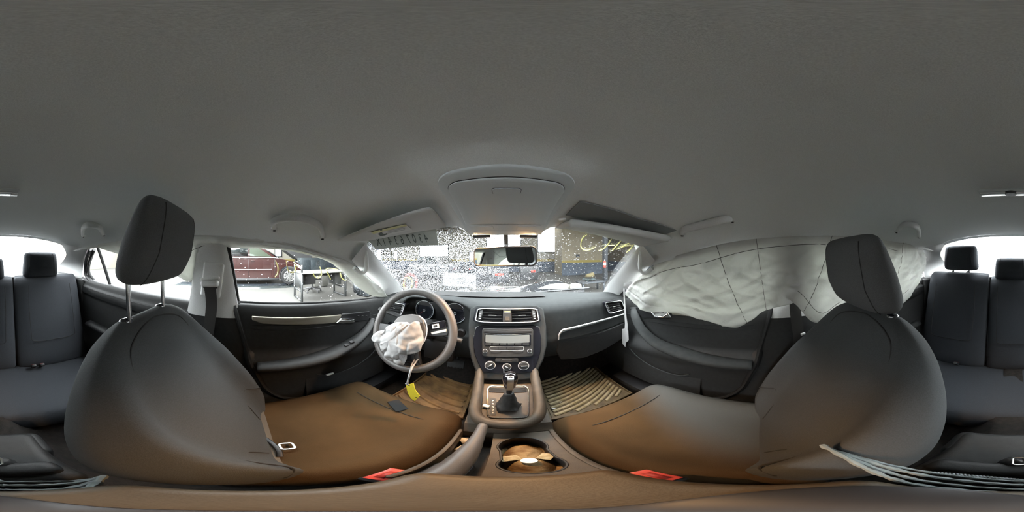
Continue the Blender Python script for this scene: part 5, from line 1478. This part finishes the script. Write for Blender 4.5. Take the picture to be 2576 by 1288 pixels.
# left
wall('wall_hall_left', (-12.1, 0, .5), (.2, 24.4, 3.4), M_cream)
wall('trim_23', (-11.97, 0, -.34), (.06, 24, .17), M_band)
wall('trim_24', (-11.97, 0, -.81), (.06, 24, .77), M_navy)
# right
wall('wall_hall_right', (8.1, 0, .5), (.2, 24.4, 3.4), M_brown)
wall('trim_25', (7.97, 0, -.81), (.06, 24, .77), M_navy)
# rear, with the wide open doorway
wall('wall_hall_rear', (-7.8, -12.1, .5), (8.6, .2, 3.4), M_cream)
wall('wall_hall_rear_right', (6.2, -12.1, .5), (4.4, .2, 3.4), M_cream)
# block standing forward at the right of the front wall
wall('wall_booth', (5.0, 10.0, .5), (3.0, 1.4, 3.4), M_beige)
wall('trim_26', (5.0, 9.28, -.34), (3.0, .05, .15), M_band)
wall('trim_27', (5.0, 9.28, -.81), (3.0, .06, .77), M_navy)
tag(MB().box((4.55, 9.26, .02), (.24, .06, .16)).build('wall_box', M_steel), 'small dark box fixed on the beige wall above the yellow band', 'box')
wall('ceiling_hall', (-2, 7.2, 2.25), (20.4, 10.0, .1), M_cream)  # partial roof added out of view to keep sky light off the dashboard
for i, (x, y) in enumerate(((-7, 7.0), (-2, 7.0), (3, 7.0), (-7, 10.2), (-2, 10.2), (3, 10.2))):  # unseen strip lights added to brighten the front wall and floor
    cl = thing('ceiling_light', (x, y, 2.2), ['lit strip light under the hall ceiling, near row left', 'lit strip light under the hall ceiling, near row middle', 'lit strip light under the hall ceiling, near row right', 'lit strip light under the hall ceiling, far row left', 'lit strip light under the hall ceiling, far row middle', 'lit strip light under the hall ceiling, far row right'][i], 'lamp')
    MB().box((x, y, 2.165), (2.6, .22, .06), r=.01).build('housing', M_steel, cl)
    MB().box((x, y, 2.12), (2.5, .16, .03)).build('tube', mat('strip_light', (1, 1, 1), .5, emit=((1, .98, .94), 14)), cl)
# bright windows
def hwin(i, x0, x1, z0, z1, y=11.97, bars=()):
    t = thing('window_%d' % i, ((x0 + x1) / 2, y, z0), None, None, kind='structure')
    MB().box(((x0 + x1) / 2, y - .01, (z0 + z1) / 2), (x1 - x0, .02, z1 - z0)).build('window_pane', M_win, t, smooth=False)
    for x in (x0, x1): MB().box((x, y - .03, (z0 + z1) / 2), (.06, .06, z1 - z0 + .06)).build('window_frame', M_steel, t)
    for z in (z0, z1): MB().box(((x0 + x1) / 2, y - .03, z), (x1 - x0 + .06, .06, .06)).build('window_frame', M_steel, t)
T12 = lambda px: 12 * math.tan(ang(px, 644)[0])
Z12 = lambda px, py: 12 / math.cos(ang(px, 644)[0]) * math.tan(ang(px, py)[1])
hwin(3, T12(1057), T12(1128), Z12(1090, 665), Z12(1090, 617))
hwin(4, T12(1224), T12(1310), Z12(1266, 626), 2.4)
hwin(5, T12(1181), T12(1194), Z12(1186, 661), Z12(1186, 633))
hwin(6, T12(950), T12(961), Z12(955, 660), Z12(955, 627))
hwin(7, T12(992), T12(1001), Z12(996, 656), Z12(996, 632))
hwin(8, T12(1352), T12(1396), Z12(1372, 634), 2.6)
def hwinL(i, y0, y1, z0, z1):
    t = thing('window_%d' % i, (-11.97, (y0 + y1) / 2, z0), None, None, kind='structure')
    MB().box((-11.96, (y0 + y1) / 2, (z0 + z1) / 2), (.02, y1 - y0, z1 - z0)).build('window_pane', M_win, t, smooth=False)
    for y in (y0, y1): MB().box((-11.93, y, (z0 + z1) / 2), (.06, .06, z1 - z0 + .06)).build('window_frame', M_steel, t)
    for z in (z0, z1): MB().box((-11.93, (y0 + y1) / 2, z), (.06, y1 - y0 + .06, .06)).build('window_frame', M_steel, t)
hwinL(9, 2.05, 2.55, -.02, 1.6)
# steel column with extinguisher
pc_ = onY(1522, 644, 6.4)
tag(MB().box((pc_[0], 6.4, .8), (.20, .20, 4.0), r=.02).build('steel_column', M_steel), 'blue-grey steel column standing on the workshop floor beyond the windscreen', 'column')
ex = thing('fire_extinguisher', (pc_[0] - .12, 6.28, -.55), 'small red and white fire extinguisher on the steel column', 'fire extinguisher')
MB().lathe([(0, .30), (.03, .29), (.065, .24), (.068, 0), (.06, -.02), (0, -.02)], (pc_[0] - .13, 6.25, -.52), n=16).build('cylinder', M_red, ex)
MB().lathe([(.069, .20), (.071, .20), (.071, .10), (.069, .10)], (pc_[0] - .13, 6.25, -.52), n=16).build('label', M_white, ex)
MB().box((pc_[0] - .13, 6.25, -.20), (.04, .03, .06), r=.01).build('valve', M_white, ex)
lt_ = thing('ceiling_light', (6.2, 7.6, 1.0), 'lit tube lamp hanging near the brown right wall of the hall', 'lamp')
MB().box(onY(1540, 590, 7.5), (1.3, .18, .08), (0, 0, 10)).build('tube', M_win, lt_)
MB().box(tuple(Vector(onY(1540, 590, 7.5)) + Vector((0, 0, .08))), (1.35, .24, .06), (0, 0, 10)).build('housing', M_steel, lt_)
# low bench and cloths near the column
bn = thing('work_bench', (3.2, 4.9, GZ), 'cluttered low bench with teal cloths near the steel column', 'bench')
q = onY(1490, 707, 4.6)
MB().box((q[0], 4.7, q[2] - .03), (.9, .5, .05), r=.01).build('bench_top', M_steel, bn)
for a in (-.4, .4):
    for b in (-.2, .2):
        MB().box((q[0] + a, 4.7 + b, (q[2] - .05 + GZ) / 2), (.05, .05, q[2] - .05 - GZ)).build('leg', M_steel, bn)
M_teal = mat('teal_cloth', dim(.06, .14, .16), .9, scale=9, col2=dim(.25, .28, .26))
tag(MB().grid(lambda u, v: (q[0] + lerp(-.25, .2, u), 4.55 + .3 * v, q[2] + .05 + .06 * noise.noise(Vector((u * 4, v * 4, 8)))), 14, 10).build('cloth', M_teal), 'crumpled teal cloth on the low bench', 'cloth')
tag(MB().prism([onY(a, b, 4.6) for a, b in [(1474, 697), (1478, 690), (1490, 687), (1492, 684), (1496, 690), (1495, 697)]], (0, .1, 0)).build('folded_sheet', mat('straw_sheet', dim(.30, .24, .10), .9)), 'straw-coloured folded sheet lying on the bench', 'sheet')

# ---- dark red van along the left wall
van = thing('minivan', (-7.4, -.2, GZ), 'dark red minivan parked on the workshop floor past the driver window', 'van')
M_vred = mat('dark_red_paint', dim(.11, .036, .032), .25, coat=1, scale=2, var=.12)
M_vgl = mat('van_glass', (.02, .025, .025), .08, coat=1)
VX0, VX1 = -6.55, -8.40
def arc(yc, zc, r, a0, a1, n=12): return [(yc + r * math.cos(R(lerp(a0, a1, i / n))), zc + r * math.sin(R(lerp(a0, a1, i / n)))) for i in range(n + 1)]
low = [(-2.95, -.93), (-2.98, -.5), (-2.95, -.04)] + [(1.20, -.07), (1.40, -.12), (1.80, -.21), (2.10, -.30), (2.27, -.42), (2.34, -.60), (2.33, -.92)] + arc(1.72, -.84, .42, -12, 192) + [(1.28, -.95)] + arc(-1.25, -.84, .42, -12, 192) + [(-1.70, -.94)]
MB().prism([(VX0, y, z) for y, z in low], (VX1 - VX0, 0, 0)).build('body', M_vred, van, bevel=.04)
cab = [(-2.95, -.04), (-2.85, .50), (-2.6, .56), (-.2, .60), (.25, .55), (.60, .38), (1.22, -.07)]
MB().prism([(VX0 - .10, y, z) for y, z in cab], (VX1 - VX0 + .20, 0, 0)).build('cabin', M_vred, van, bevel=.05)
for pts, mm in (([(-2.7, .0), (-2.6, .42), (-1.3, .46), (-1.25, -.0)], M_vgl), ([(-1.15, 0), (-1.2, .46), (.02, .46), (.02, -.0)], M_vgl), ([(.10, -.0), (.10, .45), (.30, .42), (.62, .22), (1.00, -.03)], mat('van_window_green', dim(.16, .21, .15), .2, coat=1))):
    MB().prism([(VX0 - .085, y, z) for y, z in pts], (-.02, 0, 0)).build('window', mm, van)
MB().prism([(VX0 - .12, .52, .42), (VX0 - .12, 1.30, -.10), (VX1 + .12, 1.30, -.10), (VX1 + .12, .52, .42)], (0, .03, .02)).build('windscreen', M_vgl, van)
MB().tube([(VX0 + .005, lerp(-2.8, 1.15, i / 8), -.045 - .003 * i) for i in range(9)], .013, 6).build('chrome_strip', M_satin, van)
MB().tube([(VX0 + .002, lerp(-2.8, 1.0, i / 8), -.55) for i in range(9)], .02, 6).build('side_moulding', M_vred, van)
for y in (-1.2, .06, 1.12):
    MB().box((VX0 - .0, y, -.48), (.012, .012, .84)).build('door_gap', M_black, van)
for y in (-1.05, .22):
    MB().box((VX0 + .015, y, -.20), (.03, .16, .03), r=.01).build('door_handle', M_vred, van)
MB().prism([(VX0 + .01, 1.98, -.30), (VX0 + .01, 2.22, -.42), (VX0 + .01, 2.26, -.56), (VX0 + .01, 2.12, -.50)], (-.2, 0, 0)).build('headlamp', M_white, van, bevel=.01)
MB().box((-7.5, 2.30, -.86), (1.7, .10, .16), r=.03).build('bumper', M_black, van)
MB().box((VX0 - .02, .2, -.95), (.10, 2.2, .10), r=.03).build('sill', M_black, van)
for yc in (1.72, -1.25):
    w_ = MB().lathe([(.20, .09), (.33, .10), (.36, .06), (.36, -.10), (.33, -.13), (.20, -.12)], (VX0 - .06, yc, -.84), (1, 0, 0), 32).build('wheel', M_rub, van)
    MB().lathe([(0, .05), (.22, .05), (.225, .10), (.235, .10), (.235, .0), (0, 0)], (VX0 - .07, yc, -.84), (1, 0, 0), 32).build('rim', M_black, w_)
    for k in range(9):
        a = k * .698; d = Vector((0, math.cos(a), math.sin(a))); e = Vector((0, -math.sin(a), math.cos(a))); c_ = Vector((VX0 + .02, yc, -.84))
        MB().prism([c_ + d * .04 - e * .020, c_ + d * .215 - e * .040, c_ + d * .225 + e * .040, c_ + d * .04 + e * .020], (.02, 0, 0)).build('spoke', M_satin, w_, bevel=.004)
    MB().tube([(VX0 + .03, yc + .22 * math.cos(i * .262), -.84 + .22 * math.sin(i * .262)) for i in range(24)], .014, 6, closed=True).build('rim_ring', M_satin, w_)
    MB().lathe([(0, .03), (.05, .03), (.055, 0)], (VX0 + .015, yc, -.84), (1, 0, 0), 16).build('hub_cap', M_satin, w_)
tag(MB().box((-6.4, -.4, GZ + .003), (1.0, 5.0, .004)).build('wet_patch', mat('wet_floor', (.03, .035, .035), .15)), 'dark wet patch on the floor under the minivan', 'puddle')
# ---- desk
dk = thing('desk', (-4.2, 2.0, GZ), 'pale-topped desk with metal side frames seen through the driver window', 'desk')
M_dkm = mat('desk_metal', dim(.17, .18, .18), .5, scale=8, var=.2)
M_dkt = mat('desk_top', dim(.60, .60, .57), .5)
MB().box((-4.22, 2.02, -.445), (.72, 1.36, .035), r=.008).build('desk_top', M_dkt, dk)
for y in (1.36, 2.68):
    for x in (-3.90, -4.54):
        MB().box((x, y, -.82), (.045, .045, .76)).build('leg', M_dkm, dk)
    for z in (-1.17, -.92):
        MB().box((-4.22, y, z), (.64, .035, .035)).build('rail', M_dkm, dk)
MB().box((-4.22, 1.36, -.66), (.60, .012, .38)).build('side_panel', M_dkt if False else M_dkm, dk)
MB().box((-3.90, 1.36, -.33), (.04, .04, .20)).build('post', M_dkm, dk)
MB().box((-4.54, 1.36, -.33), (.04, .04, .20)).build('post', M_dkm, dk)
MB().box((-4.50, 1.75, -.66), (.02, .50, .38)).build('back_panel', mat('dark_panel', dim(.06, .062, .06), .8, scale=40, var=.3), dk)
MB().box((-4.50, 2.25, -.54), (.02, .80, .14)).build('back_panel', MATS['dark_panel'], dk)
MB().box((-4.30, 2.56, -.66), (.40, .22, .38), r=.01).build('drawer_unit', MATS['dark_panel'], dk)
tag(MB().box((-5.75, 2.75, -.95), (.30, .55, .46), r=.01).build('carton', mat('pale_carton', dim(.26, .255, .22), .8)), 'pale box standing on the floor behind the desk', 'box')
ch = thing('office_chair', (-4.98, 2.1, GZ), 'swivel chair with five-star base on casters tucked behind the desk', 'chair')
for k in range(5):
    a = k * 1.2566 + .3; d = Vector((math.cos(a), math.sin(a), 0)); c_ = Vector((-4.98, 2.1, -1.10))
    MB().tube([c_ + d * .03 + Vector((0, 0, .03)), c_ + d * .18 + Vector((0, 0, .01)), c_ + d * .30 + Vector((0, 0, -.02))], [.028, .022, .016], 8).build('base_leg', M_black, ch)
    MB().lathe([(0, .02), (.028, .02), (.030, 0), (.028, -.02), (0, -.02)], tuple(c_ + d * .30 + Vector((0, 0, -.068))), (-d.y, d.x, 0), 14).build('caster', M_black, ch)
MB().tube([(-4.98, 2.1, -1.08), (-4.98, 2.1, -.78)], .03, 10).build('column', M_dkm, ch)
MB().box((-4.98, 2.1, -.74), (.48, .48, .07), r=.03, seg=3).build('seat', MATS['dark_panel'], ch)
# ---- blue containers and clutter behind the desk
M_blue = mat('blue_grey_metal', dim(.055, .085, .10), .5, scale=3, var=.25)
q1, q2 = onX(757, 688, -7.6), onX(824, 655, -7.6)
bnn = thing('blue_cabinet', (-7.8, (q1[1] + q2[1]) / 2, GZ), 'wide blue-grey metal cabinet behind the desk', 'cabinet')
MB().box((-7.9, (q1[1] + q2[1]) / 2, (-.10 + GZ) / 2), (.6, q2[1] - q1[1], -.10 - GZ), r=.02).build('body', M_blue, bnn)
for i in range(3):
    MB().box((-7.58, lerp(q1[1], q2[1], (i + .5) / 3), (-.15 + GZ) / 2), (.03, (q2[1] - q1[1]) / 3 - .05, -.25 - GZ), r=.01).build('door', M_blue, bnn)
dc = thing('tool_cart', (-6.9, 4.6, GZ), 'dark tool cart with a red part beside the blue cabinet', 'cart')
MB().box((-6.9, 4.65, -.80), (.6, .7, .60), r=.03).build('body', M_black, dc)
MB().box((-6.9, 4.65, -.30), (.5, .6, .03), r=.01).build('tray', M_dkm, dc)
MB().box((-6.75, 4.50, -.22), (.12, .18, .12), r=.02).build('red_part', M_red, dc)
for a in (-.22, .22):
    for b in (-.25, .25):
        MB().lathe([(0, .02), (.05, .02), (.05, -.02), (0, -.02)], (-6.9 + a, 4.65 + b, -1.15), (1, 0, 0), 12).build('wheel', M_rub, dc)
gp_ = [onX(706, 622, -8.5), onX(775, 616, -8.5), onX(786, 648, -8.5), onX(768, 655, -8.5), onX(748, 653, -8.5)]
pn = thing('grey_hood', gp_[0], 'slanting grey sheet-metal hood above the desk by the left hall wall', 'hood')
MB().prism(gp_, (-.8, 0, 0)).build('shell', mat('duct_grey', dim(.12, .12, .12), .6, scale=1.5, var=.15), pn, bevel=.02)
MB().prism([tuple(Vector(p) + Vector((.012, 0, 0))) for p in [onX(722, 622, -8.5), onX(745, 621, -8.5), onX(758, 634, -8.5), onX(735, 628, -8.5)]], (.02, 0, 0)).build('panel', M_dkm, pn)
MB().box((gp_[1][0] - .4, gp_[1][1] - .1, 1.0), (.3, .3, 1.6)).build('duct', MATS['duct_grey'], pn)
MB().box((gp_[1][0] - .7, gp_[1][1] - .5, -.45), (.12, .12, 1.5)).build('post', M_dkm, pn)
# ---- things ahead: white van, white crate, coloured hose coil
wv = thing('white_car', (-3.9, 8.2, GZ), 'white car standing ahead on the left, seen through the wet windscreen', 'car')
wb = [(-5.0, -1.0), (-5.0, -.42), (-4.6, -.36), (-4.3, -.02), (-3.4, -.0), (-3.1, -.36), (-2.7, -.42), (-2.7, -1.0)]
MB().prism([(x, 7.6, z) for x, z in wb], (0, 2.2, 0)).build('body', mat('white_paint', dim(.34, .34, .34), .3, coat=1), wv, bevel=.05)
MB().prism([(x, 7.58, z) for x, z in [(-4.5, -.38), (-4.25, -.08), (-3.45, -.06), (-3.2, -.38)]], (0, .05, 0)).build('windscreen', M_vgl, wv)
MB().box((-3.85, 7.58, -.80), (1.5, .06, .14), r=.02).build('grille', M_black, wv)
for x in (-4.75, -2.95):
    MB().lathe([(0, .10), (.28, .10), (.31, .06), (.31, -.06), (.28, -.10), (0, -.10)], (x, 8.1, -.89), (1, 0, 0), 20).build('wheel', M_rub, wv)
    MB().box((x, 7.57, -.55), (.28, .04, .12), r=.02).build('headlamp', M_satin, wv)
qa, qb = onY(1113, 719, 5.2), onY(1197, 688, 5.2)
wc_ = thing('white_board', (qa[0], 5.2, GZ), 'large white panel leaning on a trestle straight ahead, a thin drawn curve on it', 'panel')
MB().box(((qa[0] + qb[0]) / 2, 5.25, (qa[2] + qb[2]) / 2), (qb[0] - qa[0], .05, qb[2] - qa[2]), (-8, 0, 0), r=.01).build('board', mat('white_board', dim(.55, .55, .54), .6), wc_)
MB().tube(smooth_path([onY(a, b, 5.16) for a, b in [(1127, 698), (1137, 702), (1150, 702), (1165, 700), (1172, 701), (1168, 708), (1160, 714)]], 4), .006, 5).build('drawn_curve', M_dkm, wc_)
for x in (qa[0] + .1, qb[0] - .1):
    MB().tube([(x, 5.30, qa[2] + .1), (x, 5.5, GZ)], .025, 6).build('leg', M_dkm, wc_)
    MB().tube([(x, 5.30, qa[2] + .1), (x, 5.05, GZ)], .025, 6).build('leg', M_dkm, wc_)
for rr, m_, lab in ((.28, M_red, 'outer red ring of the coloured hoses ahead on the left'), (.19, M_mark, 'inner yellow ring of the coloured hoses ahead on the left')):
    c_ = Vector(onY(1032, 712, 4.2))
    tag(MB().tube([c_ + Vector((math.cos(k * .2094) * rr * .8, (0 if rr > .2 else -.12) + .03 * math.sin(k * .6), math.sin(k * .2094) * rr)) for k in range(30)], .045 if rr > .2 else .03, 8, closed=True).build('hose_ring', mat('hose_red', dim(.35, .05, .03), .6) if rr > .2 else mat('hose_yellow', dim(.38, .34, .08), .6)), lab, 'hose')
hs_ = thing('hose_stand', (onY(1032, 712, 4.2)[0], 4.25, GZ), 'grey floor stand carrying the two coloured hose rings', 'stand')
hx = onY(1032, 712, 4.2)
MB().box((hx[0], 4.30, (hx[2] - .34 + GZ) / 2), (.08, .05, hx[2] - GZ - .34)).build('post', M_dkm, hs_)
MB().box((hx[0], 4.28, GZ + .03), (.5, .4, .06), r=.02).build('foot', M_dkm, hs_)
# dark machinery between the white panel and the column
for px, w_, h_, y_, lab in ((1240, 1.5, .62, 7.5, 'dark machine straight ahead beneath the mirror'), (1330, .9, .75, 8.2, 'dark machine left of the beige wall'), (1180, .8, .55, 10.9, 'dark machine behind the white panel')):
    q = onY(px, 700, y_)
    t = thing('machine', (q[0], y_, GZ), lab, 'machine')
    MB().box((q[0], y_, GZ + h_ / 2), (w_, .6, h_), r=.03).build('body', M_black, t)
    MB().box((q[0] - w_ * .2, y_ - .05, GZ + h_ + .08), (w_ * .4, .4, .16), r=.03).build('top_unit', M_dkm, t)
    MB().box((q[0] + w_ * .2, y_ - .31, GZ + h_ * .6), (w_ * .25, .02, .12)).build('panel', M_red, t)
